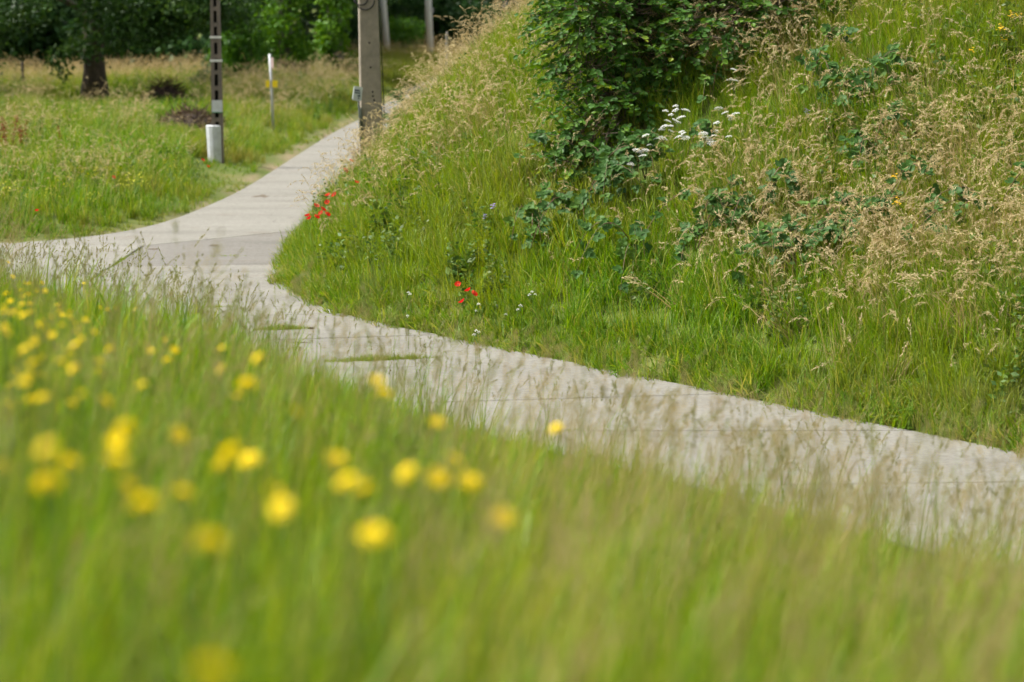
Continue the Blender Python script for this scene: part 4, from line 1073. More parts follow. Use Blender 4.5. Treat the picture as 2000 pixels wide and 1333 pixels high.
for (x0, x1, z0, z1) in ((-0.055, 0.03, 0.035, 0.065), (-0.055, 0.045, 0.0, 0.024), (0.0, 0.05, -0.05, -0.015), (0.012, 0.04, -0.085, -0.06)):
    m = MB(); m.add([onp(x0, -0.0105, z0), onp(x1, -0.0105, z0), onp(x1, -0.0105, z1), onp(x0, -0.0105, z1)], [(0, 1, 2, 3)]); m.build('print_block', M['sign_print'], pl_)

# two pale poles far off
for (px, py, lean, lb, br) in ((757, 122, -0.075, 'pale grey slim pole in the field just right of the thick concrete pole', 0), (841, 126, -0.035, 'pale grey slim pole farther right with a small bracket', 1)):
    b = base_at(px, py, 105.5)
    t = empty('pale_pole', b); tag(t, lb, 'utility pole', 'pale poles in the far field')
    m = MB(); m.tube([(0, 0, -0.2), (lean * 4, 0, 4), (lean * 9, 0, 9)], [0.165, 0.14, 0.10], 14); m.build('shaft', M['palepole'], t, smooth=True)
    if br:
        m = MB(); m.box((0.13 + lean * 2.1, -0.05, 2.15), (0.16, 0.1, 0.2)); m.build('bracket', M['steel'], t)
# weathered stake in the bank grass, fence posts by the field
b = at(873, 112, 50.0); st = empty('wooden_stake', (b[0], b[1], gz(b[0], b[1])))
tag(st, 'weathered grey stake standing in the grass at the crest of the bank', 'stake')
ztop = at(873, 66, 50.0)[2] - gz(b[0], b[1])
m = MB(); m.box((0, 0, ztop / 2 - 0.1), (0.07, 0.07, ztop + 0.2), taper=0.85, chamfer=0.01); m.build('shaft', M['wood'], st)
m = MB(); m.box((0, 0, ztop + 0.02), (0.05, 0.05, 0.05), taper=0.4); m.build('pointed_tip', M['wood'], st)
for px, lb in ((45, 'dark wooden fence post in the hay left of the oak trunk'),):
    b = base_at(px, 185, 74.5); t = empty('fence_post', b); tag(t, lb, 'post')
    m = MB(); m.tube([(0, 0, -0.2), (0.01, 0, 0.9)], [0.05, 0.045], 8); m.build('shaft', M['darkwood'], t)
    m = MB(); m.tube([(0.01, 0, 0.9), (0.01, 0, 0.96)], [0.045, 0.02], 8); m.build('tapered_top', M['darkwood'], t)

# brush heap and dark soil mound on the far verge
def brush_pile(name, px, py, d, size, n, label):
    b = at(px, py, d); z = gz(b[0], b[1])
    t = empty(name, (b[0], b[1], z)); tag(t, label, 'brush heap')
    th = rng.uniform(0, 6.28, n); r = np.sqrt(rng.random(n)); hh = (1 - r ** 1.5) * size[2] * rng.uniform(0.3, 1.0, n)
    Pp = np.stack([r * np.cos(th) * size[0], r * np.sin(th) * size[1], hh], -1)
    D = rng.normal(0, 1, (n, 3)); D[:, 2] = np.abs(D[:, 2]) * 0.6 - 0.1
    v, f, c = rhombs(Pp, D, rng.uniform(0.15, 0.45, n), rng.uniform(0.012, 0.05, n), rng.random(n))
    col = np.zeros((len(v), 3)); col[:, 0] = c
    o = mesh_obj('dead_twigs', np_mesh('dead_twigs', v, f, M['brush'], col=col), t); o['kind'] = 'stuff'
    m = MB(); vs, fs = [(0, 0, size[2] * 0.62)], []
    for j, (rr, zz) in enumerate(((0.45, 0.5), (0.8, 0.25), (1.0, -0.06))):
        for k in range(14): a = k * 6.283 / 14; q = 1 + 0.15 * math.sin(k * 2.3 + j); vs.append((rr * q * size[0] * math.cos(a), rr * q * size[1] * math.sin(a), zz * size[2] * q))
    for k in range(14): fs.append((0, 1 + k, 1 + (k + 1) % 14))
    for j in range(2):
        for k in range(14): fs.append((1 + j * 14 + k, 15 + j * 14 + k, 15 + j * 14 + (k + 1) % 14, 1 + j * 14 + (k + 1) % 14))
    m.add(vs, fs); m.build('soil_core', M['soil'], t, smooth=True)
brush_pile('brush_heap', 326, 228, 66.5, (0.62, 0.6, 0.78), 900, 'dark brown heap of dead brush right of the oak trunk')
brush_pile('brush_heap', 372, 268, 57.5, (0.72, 0.9, 0.42), 700, 'low dark earthy heap just left of the lattice pole')

# ------------------------------------------------------------------ big bush on the bank
BC = np.array((2.0, 29.6)); bz = gz(*BC)
bush = empty('broadleaf_bush', (BC[0], BC[1], bz)); tag(bush, 'large dark green broadleaf bush growing on top of the right bank', 'bush')
def wl(px, py, d, r):     # lobe centre from where it shows, with radius, in bush coordinates
    p = at(px, py, d); return (p[0] - BC[0], p[1] - BC[1], p[2] - bz), r
LB = [wl(1165, 335, 27.35, (0.26, 0.3, 0.22)), wl(1125, 330, 27.2, (0.22, 0.25, 0.2)), wl(1180, 290, 27.35, (0.3, 0.3, 0.28)), wl(1120, 280, 27.5, (0.26, 0.3, 0.28)), wl(1240, 250, 27.7, (0.32, 0.32, 0.28)), wl(1400, 50, 28.0, (0.45, 0.45, 0.4)), wl(1480, 20, 28.1, (0.45, 0.45, 0.4)), wl(1550, -5, 28.2, (0.42, 0.45, 0.38)), wl(1610, -30, 28.4, (0.4, 0.4, 0.35)), wl(1330, 120, 28.2, (0.45, 0.45, 0.4)), wl(1160, 255, 27.6, (0.36, 0.4, 0.36)), wl(1150, 160, 27.9, (0.42, 0.45, 0.42)), wl(1215, 200, 28.0, (0.42, 0.45, 0.42)), wl(1140, 60, 28.2, (0.5, 0.55, 0.5)),
      wl(1215, 50, 28.4, (0.62, 0.65, 0.6)), wl(1275, 150, 28.5, (0.5, 0.5, 0.45)), wl(1320, 20, 28.9, (0.75, 0.75, 0.65)), wl(1370, 80, 29.0, (0.55, 0.6, 0.45)), wl(1440, 10, 29.2, (0.75, 0.75, 0.6)), wl(1560, -30, 29.4, (0.75, 0.75, 0.6)), wl(1500, 30, 29.2, (0.5, 0.5, 0.45)),
      wl(1130, -40, 28.6, (0.6, 0.65, 0.55)), wl(1230, -120, 29.0, (0.85, 0.85, 0.75)), wl(1360, -150, 29.5, (1.0, 0.9, 0.85)), wl(1500, -190, 30.0, (1.0, 0.9, 0.85)), wl(1190, -260, 29.6, (0.85, 0.85, 0.75)), wl(1340, -320, 30.0, (1.0, 0.95, 0.8)),
      wl(1640, -60, 30.4, (0.8, 0.8, 0.6)), wl(1300, 20, 30.2, (1.1, 0.9, 1.0)), wl(1470, -40, 30.6, (1.1, 0.9, 1.0))]
LC = np.array([l_[0] for l_ in LB]); LR = np.array([l_[1] for l_ in LB])
m = MB()
for i, c_ in enumerate(LC):
    a = i * 2.1
    m.tube([(0.25 * math.cos(a) - 0.5, 0.25 * math.sin(a) - 0.4, -0.7), tuple(0.45 * c_ + np.array((-0.2, -0.2, -0.1))), tuple(c_)], [0.06, 0.04, 0.012], 6)
m.build('branches', M['twig'], bush, smooth=True)
NT = 3700
kk = rng.choice(len(LC), NT, p=(LR.prod(1) ** 0.66) / (LR.prod(1) ** 0.66).sum())
dd_ = rng.normal(0, 1, (NT, 3)); dd_ /= np.linalg.norm(dd_, axis=1, keepdims=True)
tb = LC[kk] + dd_ * LR[kk] * rng.uniform(0.62, 1.0, NT)[:, None]
td = dd_ * np.array((1, 1, 0.55)) + rng.normal(0, 0.35, (NT, 3)) + np.array((0, 0, -0.05)); td /= np.linalg.norm(td, axis=1, keepdims=True)
tl = rng.uniform(0.22, 0.48, NT)
NL = 9
tt = (np.arange(NL) + 0.7) / NL
LPs = tb[:, None] + td[:, None] * (tl[:, None] * tt)[..., None] + np.array((0, 0, -1.0)) * (0.25 * tl[:, None] * tt ** 2)[..., None]
side = np.cross(td, np.array((0, 0, 1.0))); side /= np.linalg.norm(side, axis=1, keepdims=True) + 1e-9
sgn = np.where(np.arange(NL) % 2 == 0, 1.0, -1.0)
LD = td[:, None] * 0.75 + side[:, None] * sgn[None, :, None] * 0.8 + rng.normal(0, 0.22, (NT, NL, 3)) + np.array((0, 0, -0.2))
LN = np.array((0, -0.25, 0.5)) + dd_[:, None] * 0.8 + rng.normal(0, 0.35, (NT, NL, 3))
lsz = rng.uniform(0.07, 0.125, (NT, NL)) * (1 - 0.25 * tt)[None]
lcv = np.clip(rng.beta(2, 3.2, (NT, 1)) * 0.75 + 0.3 * rng.random((NT, NL)) + 0.18 * np.maximum(0, tt - 0.6)[None], 0, 1)
P_, D_, N_, s_, c_v = LPs.reshape(-1, 3), LD.reshape(-1, 3), LN.reshape(-1, 3), lsz.ravel(), lcv.ravel()
Wd = P_ + np.array((BC[0], BC[1], bz))
gh = land(Wd[:, 0], Wd[:, 1])[0]
ok = Wd[:, 2] > gh + 0.05
P_, D_, N_, s_, c_v, Wd = P_[ok], D_[ok], N_[ok], s_[ok], c_v[ok], Wd[ok]
# the 300 leaves nearest to the eye along the visible left and lower side are parts of their own
u_, v_ = to_px(Wd)
cand = np.where((u_ > 1020) & (u_ < 1600) & (v_ > 4) & (v_ < 360) & (s_ > 0.075))[0]
cell = {}
for i in cand[np.argsort(Wd[cand, 1])]:
    key = (int(u_[i] // 20), int(v_[i] // 20))
    cell.setdefault(key, i)
sel = np.array(sorted(cell.values(), key=lambda i: Wd[i, 1] + 0.004 * u_[i])[:300])
rest = np.setdiff1d(np.arange(len(P_)), sel)
lv = []
for j in range(4):
    V7 = LEAF6 * np.array((1 + 0.08 * j, 1, 1 + 0.5 * j)); col = np.zeros((7, 3)); col[:, 0] = (0.25, 0.5, 0.75, 0.95)[j]
    lv.append(np_mesh('leaf', V7, LEAF6F, M['bush'], col=col))
X_, Y_, Z_ = frames(D_[sel], N_[sel])
for j, i in enumerate(sel):
    o = bpy.data.objects.new('leaf', lv[int(min(3, c_v[i] * 4))]); COL.objects.link(o); o.parent = bush
    mt = Matrix(((X_[j][0], Y_[j][0], Z_[j][0]), (X_[j][1], Y_[j][1], Z_[j][1]), (X_[j][2], Y_[j][2], Z_[j][2]))).to_4x4()
    o.matrix_local = Matrix.Translation(Vector(P_[i])) @ mt @ Matrix.Scale(float(s_[i]), 4)
v, f, c = leaf_arrays(P_[rest], D_[rest], N_[rest], s_[rest], c_v[rest])
col = np.zeros((len(v), 3)); col[:, 0] = c
o = mesh_obj('foliage', np_mesh('bush_foliage', v, f, M['bush'], col=col), bush); o['kind'] = 'stuff'
# twigs of the outer sprays
m = MB()
for i in range(0, NT):
    e = tb[i] + td[i] * tl[i] + np.array((0, 0, -0.25 * tl[i]))
    m.tube([tb[i] - td[i] * 0.15, tb[i] + td[i] * tl[i] * 0.5 + np.array((0, 0, -0.06 * tl[i])), e], [0.006, 0.004, 0.0015], 3, cap=False)
o = m.build('twigs', M['twig'], bush); o['kind'] = 'stuff'

# ------------------------------------------------------------------ brambles
def bram_leaf(j):
    V, Fs = [], []; o_ = 0
    for (a, ox, oy, sc) in ((0, 0, 0.35, 1.0), (62, 0.05, 0.22, 0.82), (-62, -0.05, 0.22, 0.82)):
        L7 = LEAF6 * np.array((1.35, 1, 1 + 0.6 * j)) * sc
        ca, sa = math.cos(R(a)), math.sin(R(a))
        Q = np.stack([L7[:, 0] * ca + L7[:, 1] * -sa * -1 * -1 + ox, L7[:, 0] * sa + L7[:, 1] * ca + oy, L7[:, 2] - 0.08 * L7[:, 1]], -1)
        V.append(Q); Fs.append(LEAF6F + o_); o_ += 7
    V.append(np.array([(-0.012, 0, 0), (0.012, 0, 0), (0, 0.36, 0)])); Fs.append(np.array([(0, 1, 2)]) + o_)
    V = np.vstack(V); col = np.zeros((len(V), 3)); col[:, 0] = (0.1, 0.5, 0.8)[j]
    return np_mesh('leaf', V, np.vstack(Fs), M['bramble'], col=col)
BLEAF = [bram_leaf(j) for j in range(3)]
def bramble(px, py, label, stems=3, reach=0.75, nl=8, size=0.085, lift=0.28):
    h_ = hit(px, py, lift)
    z = gz(h_[0], h_[1])
    t = empty('bramble', (h_[0], h_[1], z)); tag(t, label, 'bramble', 'brambles scrambling over the bank')
    for s in range(stems + 2):
        a = rng.uniform(math.pi * 0.8, math.pi * 2.2); rc = reach * rng.uniform(0.7, 1.2); hh = rng.uniform(0.5, 0.78)
        pts = []
        for q in np.linspace(0, 1, 9):
            x, y = rc * q * math.cos(a), rc * q * math.sin(a)
            gl = gz(h_[0] + x, h_[1] + y) - z
            pts.append((x, y, gl + hh * math.sin(math.pi * (0.12 + 0.72 * q)) - 0.12 * (1 - q)))
        m = MB(); m.tube(pts, [0.006 * (1 - 0.6 * q) for q in np.linspace(0, 1, 9)], 5); m.build('stem', M['bramstem'], t, smooth=True)
        for i in range(nl):
            q = 0.15 + 0.85 * (i + rng.random() * 0.6) / nl
            k_ = min(int(q * 8), 7); fr = q * 8 - k_; fr = min(fr, 1)
            p = Vector(pts[k_]) * (1 - fr) + Vector(pts[k_ + 1]) * fr
            o = mesh_obj('leaf', BLEAF[int(rng.integers(0, 3))], t, loc=p, rot=(rng.uniform(0.2, 1.1), rng.uniform(-0.5, 0.5), rng.uniform(0, 6.28)), scl=(size * rng.uniform(0.9, 1.45),) * 3); o.rotation_mode = 'ZYX'
bramble(1690, 140, 'isolated dark bramble standing out of pale grass on the upper right slope', 4, 0.5, 8, 0.1, 0.45)
bramble(1580, 155, 'small bramble left of the isolated dark one on the upper slope', 2, 0.5, 5)
bramble(1130, 400, 'bramble tangle directly under the lower left corner of the big bush', 5, 0.7, 9)
bramble(1200, 345, 'bramble between the big bush and the white yarrow', 5, 0.6, 9)
bramble(1260, 330, 'bramble just below the lowest white yarrow heads', 2, 0.45, 7)
bramble(1240, 465, 'bramble with long arching stem on the lush middle of the bank', 3, 0.8, 7)
bramble(1360, 460, 'bramble in the middle of the bank right of the long arching stem', 3, 0.6, 8)
bramble(1480, 420, 'bramble amid dry grass in the centre of the slope', 4, 0.6, 8)
bramble(1560, 500, 'dark bramble just above the bright green grass right of centre', 4, 0.6, 9, 0.095)
bramble(1640, 470, 'bramble upslope right of the dark one above bright green grass', 3, 0.6, 8)
bramble(1720, 420, 'bramble below the single yellow flower on the right slope', 3, 0.6, 8)
bramble(1400, 290, 'bramble below the right-hand yarrow heads', 0, 0.35, 5)
bramble(1390, 180, 'bramble at the right edge of the big bush', 0, 0.35, 5)
bramble(1950, 385, 'bramble with a long dark stem at the right edge of the picture', 3, 0.9, 7)
bramble(1700, 290, 'small leafy bramble in the middle of the right slope', 2, 0.35, 6)
bramble(1080, 330, 'bramble at the left foot of the big bush', 4, 0.5, 8)
bramble(800, 205, 'dark-leaved bramble on the bank just right of the thick concrete pole', 5, 0.6, 9, 0.1)
bramble(765, 245, 'bramble climbing at the foot of the thick concrete pole', 4, 0.45, 8, 0.1)
bramble(1040, 440, 'bramble shoots left of the bush foot', 3, 0.5, 7)

# ------------------------------------------------------------------ flowers
def stem_mesh():
    m = MB(); m.tube([(0, 0, 0), (0.012, 0.004, 0.5), (0, 0, 1)], [0.0022, 0.0018, 0.0016], 4, cap=False); return m.mesh('stem', [M['stem']])
STEM = stem_mesh()
def hawkbit_head(j):
    m = MB()
    for ring_, (n, r, z, tilt) in enumerate(((15, 0.0175, 0.0, 0.15), (13, 0.0125, 0.003, 0.45), (9, 0.007, 0.005, 0.8))):
        for k in range(n):
            a = 6.283 * (k + 0.5 * ring_) / n + rng.uniform(-0.08, 0.08); rr = r * rng.uniform(0.9, 1.1); w = 0.0022
            ca, sa = math.cos(a), math.sin(a); zt = z + rr * math.tan(tilt) * 0.6
            m.add([(0.001 * ca + sa * w * 0.4, 0.001 * sa - ca * w * 0.4, z), (rr * ca + sa * w, rr * sa - ca * w, zt), (rr * 1.05 * ca, rr * 1.05 * sa, zt), (rr * ca - sa * w, rr * sa + ca * w, zt), (0.001 * ca - sa * w * 0.4, 0.001 * sa + ca * w * 0.4, z)],
                  [(0, 1, 2, 3, 4)], 0, (rng.random(), 0, 0))
    m.tube([(0, 0, -0.012), (0, 0, -0.005), (0, 0, 0.001)], [0.002, 0.0048, 0.005], 7, mat=1, col=(0.3, 0, 0))
    return m.mesh('flower_head', [M['yellow'], M['stem']])
HAWK = [hawkbit_head(j) for j in range(3)]
GEN_FRONT = None
# x, y, apparent width in the photograph, label (None: one of a drift that cannot be told apart)
BIG_F = [
 (93, 881, 92, 'very large blurred yellow flower near the left edge of the foreground'), (135, 906, 38, 'yellow flower tucked under the very large blurred one at left'),
 (283, 988, 75, 'large dull blurred yellow disc in the lower left foreground'), (415, 1315, 85, 'blurred yellow flower cut by the bottom edge of the picture'),
 (483, 752, 52, 'round bright yellow flower at the verge edge, above a small bud-like one'), (465, 776, 24, 'small yellow flower tucked under the round bright one at the verge edge'),
 (504, 701, 42, 'bright yellow flower standing before the concrete at the verge edge'), (433, 683, 32, 'yellow flower left of the one standing before the concrete'),
 (433, 721, 36, 'dull orange-yellow flower below another at the verge edge'), (575, 809, 56, 'large single yellow flower in the middle left of the meadow'),
 (737, 746, 50, 'upper yellow flower of a touching pair seen against the path'), (749, 771, 44, 'lower yellow flower of a touching pair seen against the path'),
 (854, 827, 52, 'single round yellow flower seen against the path, right of the touching pair'), (1086, 838, 40, 'rightmost yellow flower, alone against the concrete'),
 (657, 900, 56, 'large yellow flower above a touching pair in the centre foreground'), (678, 943, 56, 'left yellow flower of the touching pair in the centre foreground'),
 (712, 958, 50, 'right yellow flower of the touching pair in the centre foreground'), (796, 926, 46, 'yellow flower midway between the central pair and the right-hand trio'),
 (856, 935, 44, 'left flower of the right-hand trio of yellow flowers'), (887, 900, 50, 'topmost flower of the right-hand trio of yellow flowers'),
 (917, 941, 56, 'right and brightest flower of the right-hand trio of yellow flowers'), (984, 1013, 56, 'yellow flower low on the right, below the trio'),
 (451, 886, 50, 'upper flower of a yellow cluster of three left of centre'), (434, 911, 38, 'lower left flower of a yellow cluster of three left of centre'),
 (487, 900, 34, 'right flower of a yellow cluster of three left of centre'), (536, 963, 36, 'faint upper flower of a yellow pair below the cluster of three'),
 (550, 994, 46, 'lower flower of a yellow pair below the cluster of three'), (407, 1061, 44, 'faint pale yellow flower alone in the lower left grass'),
 (731, 1046, 72, 'very faint greenish yellow flower sunk in the lower central grass'), (245, 837, 48, 'upper yellow flower of a column of three in the left meadow'),
 (230, 864, 36, 'middle yellow flower of a column of three in the left meadow'), (227, 900, 48, 'lowest yellow flower of a column of three in the left meadow'),
 (348, 850, 33, 'single crisp yellow flower right of the column of three'), (92, 947, 32, 'small yellow flower below the very large blurred one at left'),
 (247, 952, 32, 'small yellow flower above the large dull disc'), (355, 966, 38, 'pale yellow flower right of the large dull disc'),
 (283, 676, 28, 'left flower of a close yellow pair at mid-height of the left meadow'), (296, 687, 22, 'right flower of a close yellow pair at mid-height of the left meadow'),
 (327, 704, 28, 'flat yellow flower below the close pair of the left meadow'), (341, 684, 22, 'yellow flower right of the close pair of the left meadow'),
 (215, 683, 24, 'single clear yellow flower left of the close pair'), (277, 754, 18, 'small lone yellow flower below the close pair')]
SMALL_F = [(65, 671, 20), (48, 684, 18), (65, 712, 20), (47, 747, 20), (78, 696, 10), (78, 735, 11), (58, 734, 14), (30, 727, 10), (120, 709, 20), (144, 721, 20), (160, 664, 12), (150, 648, 20), (194, 727, 10),
 (325, 665, 16), (160, 772, 22), (207, 784, 18), (139, 788, 15), (82, 778, 18), (60, 782, 14), (19, 792, 12), (36, 785, 10), (19, 754, 10), (7, 910, 22)]
TINY_F = [(16, 513), (25, 541), (49, 555), (57, 555), (82, 553), (164, 554), (42, 569), (54, 576), (88, 569), (72, 570), (45, 581), (20, 589), (42, 594), (58, 594), (114, 597), (7, 602), (5, 611), (34, 608), (45, 617), (60, 611), (115, 610), (136, 609),
 (194, 602), (210, 606), (225, 603), (265, 605), (122, 616), (130, 617), (136, 620), (82, 630), (75, 638), (86, 644), (122, 637), (146, 632), (166, 624), (170, 627), (102, 655), (183, 649), (14, 652), (68, 660), (194, 708), (147, 675), (135, 689), (12, 575), (24, 612), (100, 620), (8, 640)]
def hawkbit(px, py, w, label, group, name='hawkbit', size=0.9):
    d = (351.0 if w < 30 else 330.0) / (w + 8.4)
    for _ in range(60):
        p = at(px, py, d); g_ = gz(p[0], p[1]); hgt = p[2] - g_
        if hgt > 0.78: d *= 1.015
        elif hgt < (0.62 if w > 38 else 0.56): d *= 0.985
        else: break
    lean = (rng.uniform(-0.04, 0.04), rng.uniform(-0.04, 0.04))
    t = empty(name, (p[0] + lean[0], p[1] + lean[1], gz(p[0] + lean[0], p[1] + lean[1]))); tag(t, label, 'flower', group)
    top = Vector((-lean[0], -lean[1], p[2] - t.location.z))
    q = Vector((0, 0, 1)).rotation_difference(top.normalized())
    mesh_obj('stem', STEM, t, rot=q.to_euler(), scl=(1, 1, top.length))
    sc = size * rng.uniform(0.9, 1.15)
    tx = rng.uniform(0.3, 0.95)         # heads face up and a little to the viewer
    mesh_obj('flower_head', HAWK[int(rng.integers(0, 3))], t, loc=top, rot=(tx, rng.uniform(-0.3, 0.3), rng.uniform(0, 6.28)), scl=(sc, sc, sc))
for (x, y, w, lb) in BIG_F: hawkbit(x, y, w, lb, 'large yellow flowers of the foreground meadow', size=0.95 if w > 80 else 1.2 if w > 30 else 0.9)
for i, (x, y, w) in enumerate(sorted(SMALL_F)): hawkbit(x, y, w, 'small yellow flower, ' + ORD[i] + ' from the left in the drift below the tiny ones', 'small yellow flowers left', size=0.85)
TF = sorted(TINY_F, key=lambda p: p[1])
for band, nm in ((TF[:16], 'farthest'), (TF[16:32], 'middle'), (TF[32:], 'nearest')):
    for i, (x, y) in enumerate(sorted(band)): hawkbit(x, y, rng.uniform(10, 15), 'tiny yellow flower, ' + ORD[i] + ' from the left in the ' + nm + ' band of the far-left drift', 'tiny yellow flowers far left', size=0.78)

# poppies
def poppy_head():
    m = MB()
    for k in range(4):
        a0 = k * 1.571 + rng.uniform(-0.1, 0.1); r = 0.036 if k % 2 else 0.033
        vs = [(0, 0, 0)]
        for i in range(7):
            a = a0 + (i - 3) * 0.30; rr = r * (1.0 - 0.05 * abs(i - 3)) * rng.uniform(0.92, 1.06); vs.append((rr * 0.6 * math.cos(a), rr * 0.6 * math.sin(a), 0.008))
        for i in range(7):
            a = a0 + (i - 3) * 0.31; rr = r * (1.0 - 0.04 * abs(i - 3)); vs.append((rr * math.cos(a), rr * math.sin(a), 0.020 + 0.006 * ((i + k) % 2)))
        fs = [(0, 1 + i, 2 + i) for i in range(6)] + [(1 + i, 8 + i, 9 + i, 2 + i) for i in range(6)]
        m.add(vs, fs, 0, (rng.random(), 0, 0))
    m.tube([(0, 0, 0.0), (0, 0, 0.008), (0, 0, 0.013)], [0.004, 0.006, 0.003], 7, mat=1)
    return m.mesh('flower_head', [M['poppy'], M['black']])
POP = [poppy_head() for _ in range(2)]
def poppy(px, py, label, group, lift=0.42, sc=1.0):
    p = hit(px, py, lift); z = gz(p[0], p[1]); t = empty('poppy', (p[0], p[1], z)); tag(t, label, 'flower', group)
    hgt = p[2] - z
    mesh_obj('stem', STEM, t, scl=(1, 1, hgt))
    mesh_obj('flower_head', POP[int(rng.integers(0, 2))], t, loc=(0, 0, hgt), rot=(rng.uniform(0.3, 1.1), rng.uniform(-0.4, 0.4), rng.uniform(0, 6.28)), scl=(sc,) * 3)
for (x, y, lb) in ((895, 558, 'uppermost red poppy of the four at the bank foot'), (915, 569, 'left poppy of the touching red pair at the bank foot'), (925, 576, 'right poppy of the touching red pair at the bank foot'), (903, 591, 'lowest and biggest red poppy of the four at the bank foot')):
    poppy(x, y, lb, 'poppies at the bank foot', 0.5, 1.15)
for (x, y, wd) in ((654, 382, 'topmost right'), (641, 383, 'topmost left'), (640, 397, 'second highest'), (618, 404, 'upper left'), (628, 418, 'middle'), (639, 421, 'lower right'), (601, 423, 'leftmost'), (605, 428, 'lowest left'), (618, 426, 'lower middle'), (630, 411, 'central')):
    poppy(x, y, wd + ' red poppy of the cluster where the bank meets the upper road', 'poppies at the path corner', 0.5, 1.15)
poppy(674, 334, 'single red poppy above the corner cluster, near the marker sign', 'upper corner poppies', 0.5, 1.1)
poppy(697, 358, 'single faint red poppy right of the corner cluster', 'upper corner poppies', 0.45, 1.0)
poppy(686, 316, 'reddish poppy close below the marker sign', 'upper corner poppies', 0.5, 1.0)
for (x, y, lb) in ((396, 314, 'orange-red poppy directly left of the white base cover'), (406, 326, 'orange-red poppy left of the base cover, lower one'), (222, 348, 'orange-red poppy amid the weeds of the far verge'), (72, 413, 'faint red poppy low on the far verge at left')):
    poppy(x, y, lb, 'poppies on the far verge', 0.4, 1.0)

# yarrow
def yarrow_head(n, r):
    m = MB()
    for k in range(n):
        q = math.sqrt((k + 0.5) / n) * r; a = k * 2.4
        x, y = q * math.cos(a), q * math.sin(a); z = 0.012 * (1 - (q / r) ** 2) + rng.uniform(-0.004, 0.004); w = 0.0046
        vs = [(x + w * math.cos(b), y + w * math.sin(b), z) for b in np.arange(5) * 1.2566] + [(x, y, z + 0.003), (x, y, z - 0.004)]
        m.add(vs, [(i, (i + 1) % 5, 5) for i in range(5)] + [((i + 1) % 5, i, 6) for i in range(5)], 0, (rng.random(), 0, 0))
    for k in range(7):
        a = k * 0.9; m.tube([(0, 0, -0.05), (r * 0.6 * math.cos(a), r * 0.6 * math.sin(a), 0.0)], 0.001, 3, mat=1, cap=False)
    return m.mesh('flower_head', [M['white'], M['stem']])
YAR = [yarrow_head(34, 0.036), yarrow_head(26, 0.03), yarrow_head(40, 0.042)]
TINYW = yarrow_head(9, 0.016)
def yarrow(pts, label, lift=0.6, heads=YAR, name='yarrow', group='white yarrow below the bush'):
    p0 = hit(pts[0][0], pts[0][1], lift); d = p0[1]
    z = gz(p0[0], p0[1]); t = empty(name, (p0[0], p0[1], z)); tag(t, label, 'flower', group)
    for (x, y) in pts:
        p = at(x, y, d + rng.uniform(-0.08, 0.08)); rel = Vector((p[0] - p0[0], p[1] - p0[1], p[2] - z)); base = Vector((rel.x * 0.6, rel.y * 0.6, gz(p0[0] + rel.x * 0.6, p0[1] + rel.y * 0.6) - z))
        v = rel - base
        mesh_obj('stem', STEM, t, loc=base, rot=Vector((0, 0, 1)).rotation_difference(v.normalized()).to_euler(), scl=(1, 1, v.length - 0.02))
        s = rng.uniform(1.05, 1.35)
        mesh_obj('flower_head', heads[int(rng.integers(0, len(heads)))] if isinstance(heads, list) else heads, t, loc=rel, rot=(rng.uniform(0.1, 0.5), rng.uniform(-0.2, 0.2), rng.uniform(0, 6.28)), scl=(s, s, s))
Z = lambda *L: [(1180 + a / 6.667, 150 + b / 6.667) for a, b in L]
yarrow(Z((930, 385), (930, 440), (1060, 440)), 'uppermost white yarrow of the main clump')
yarrow(Z((800, 450), (870, 500), (830, 585)), 'white yarrow at the upper left of the main clump')
yarrow(Z((1000, 535), (925, 575), (960, 600)), 'densest white yarrow in the heart of the main clump')
yarrow(Z((850, 650), (780, 650), (750, 695), (870, 715)), 'white yarrow at the lower left of the main clump')
yarrow(Z((1010, 725), (1060, 800), (980, 785), (1035, 745)), 'white yarrow at the bottom right of the main clump')
yarrow(Z((735, 815), (690, 820), (770, 805)), 'white yarrow standing alone left below the main clump')
yarrow(Z((465, 985), (500, 1035), (420, 960), (540, 960)), 'lowest white yarrow, close beside the bush')
yarrow(Z((590, 895), (540, 770)), 'sparse white yarrow between the lowest one and the main clump')
yarrow(Z((1290, 745), (1290, 795), (1380, 830), (1340, 800)), 'left white yarrow of the right-hand clump')
yarrow(Z((1450, 715), (1430, 775), (1450, 860), (1400, 870)), 'right white yarrow of the right-hand clump')
yarrow(Z((1650, 520), (1650, 555), (1575, 475), (1715, 485)), 'white yarrow farthest right, beside dry stalks')
yarrow(Z((1465, 605), (1490, 415)), 'thin white yarrow between main clump and the farthest right one')
yarrow(Z((1625, 785), ), 'single small white yarrow head low at the right')
yarrow([(1426, 157), (1433, 137), (1436, 158)], 'white yarrow high on the slope among dry grass')
yarrow(Z((350, 1140), (330, 1150)), 'withered pale yarrow below the lowest white one')
for pts, lb in (([(935, 595), (930, 608)], 'small white wildflower right beside the lowest poppy'), ([(1017, 598), (1012, 606)], 'small white wildflower in lush grass right of the poppies'), ([(1039, 571), (1045, 576), (1034, 577)], 'loose white wildflower uphill right of the poppies'),
                ([(798, 573), (801, 576)], 'tiny white wildflower left of the poppies'), ([(930, 647), (926, 655), (935, 650)], 'white wildflower low by the path below the poppies'), ([(796, 618)], 'tiny white wildflower close to the path left of the poppies'), ([(988, 615)], 'tiny white wildflower between poppies and lush grass')):
    yarrow(pts, lb, 0.42, TINYW, 'white_wildflower', 'small white flowers near the poppies')

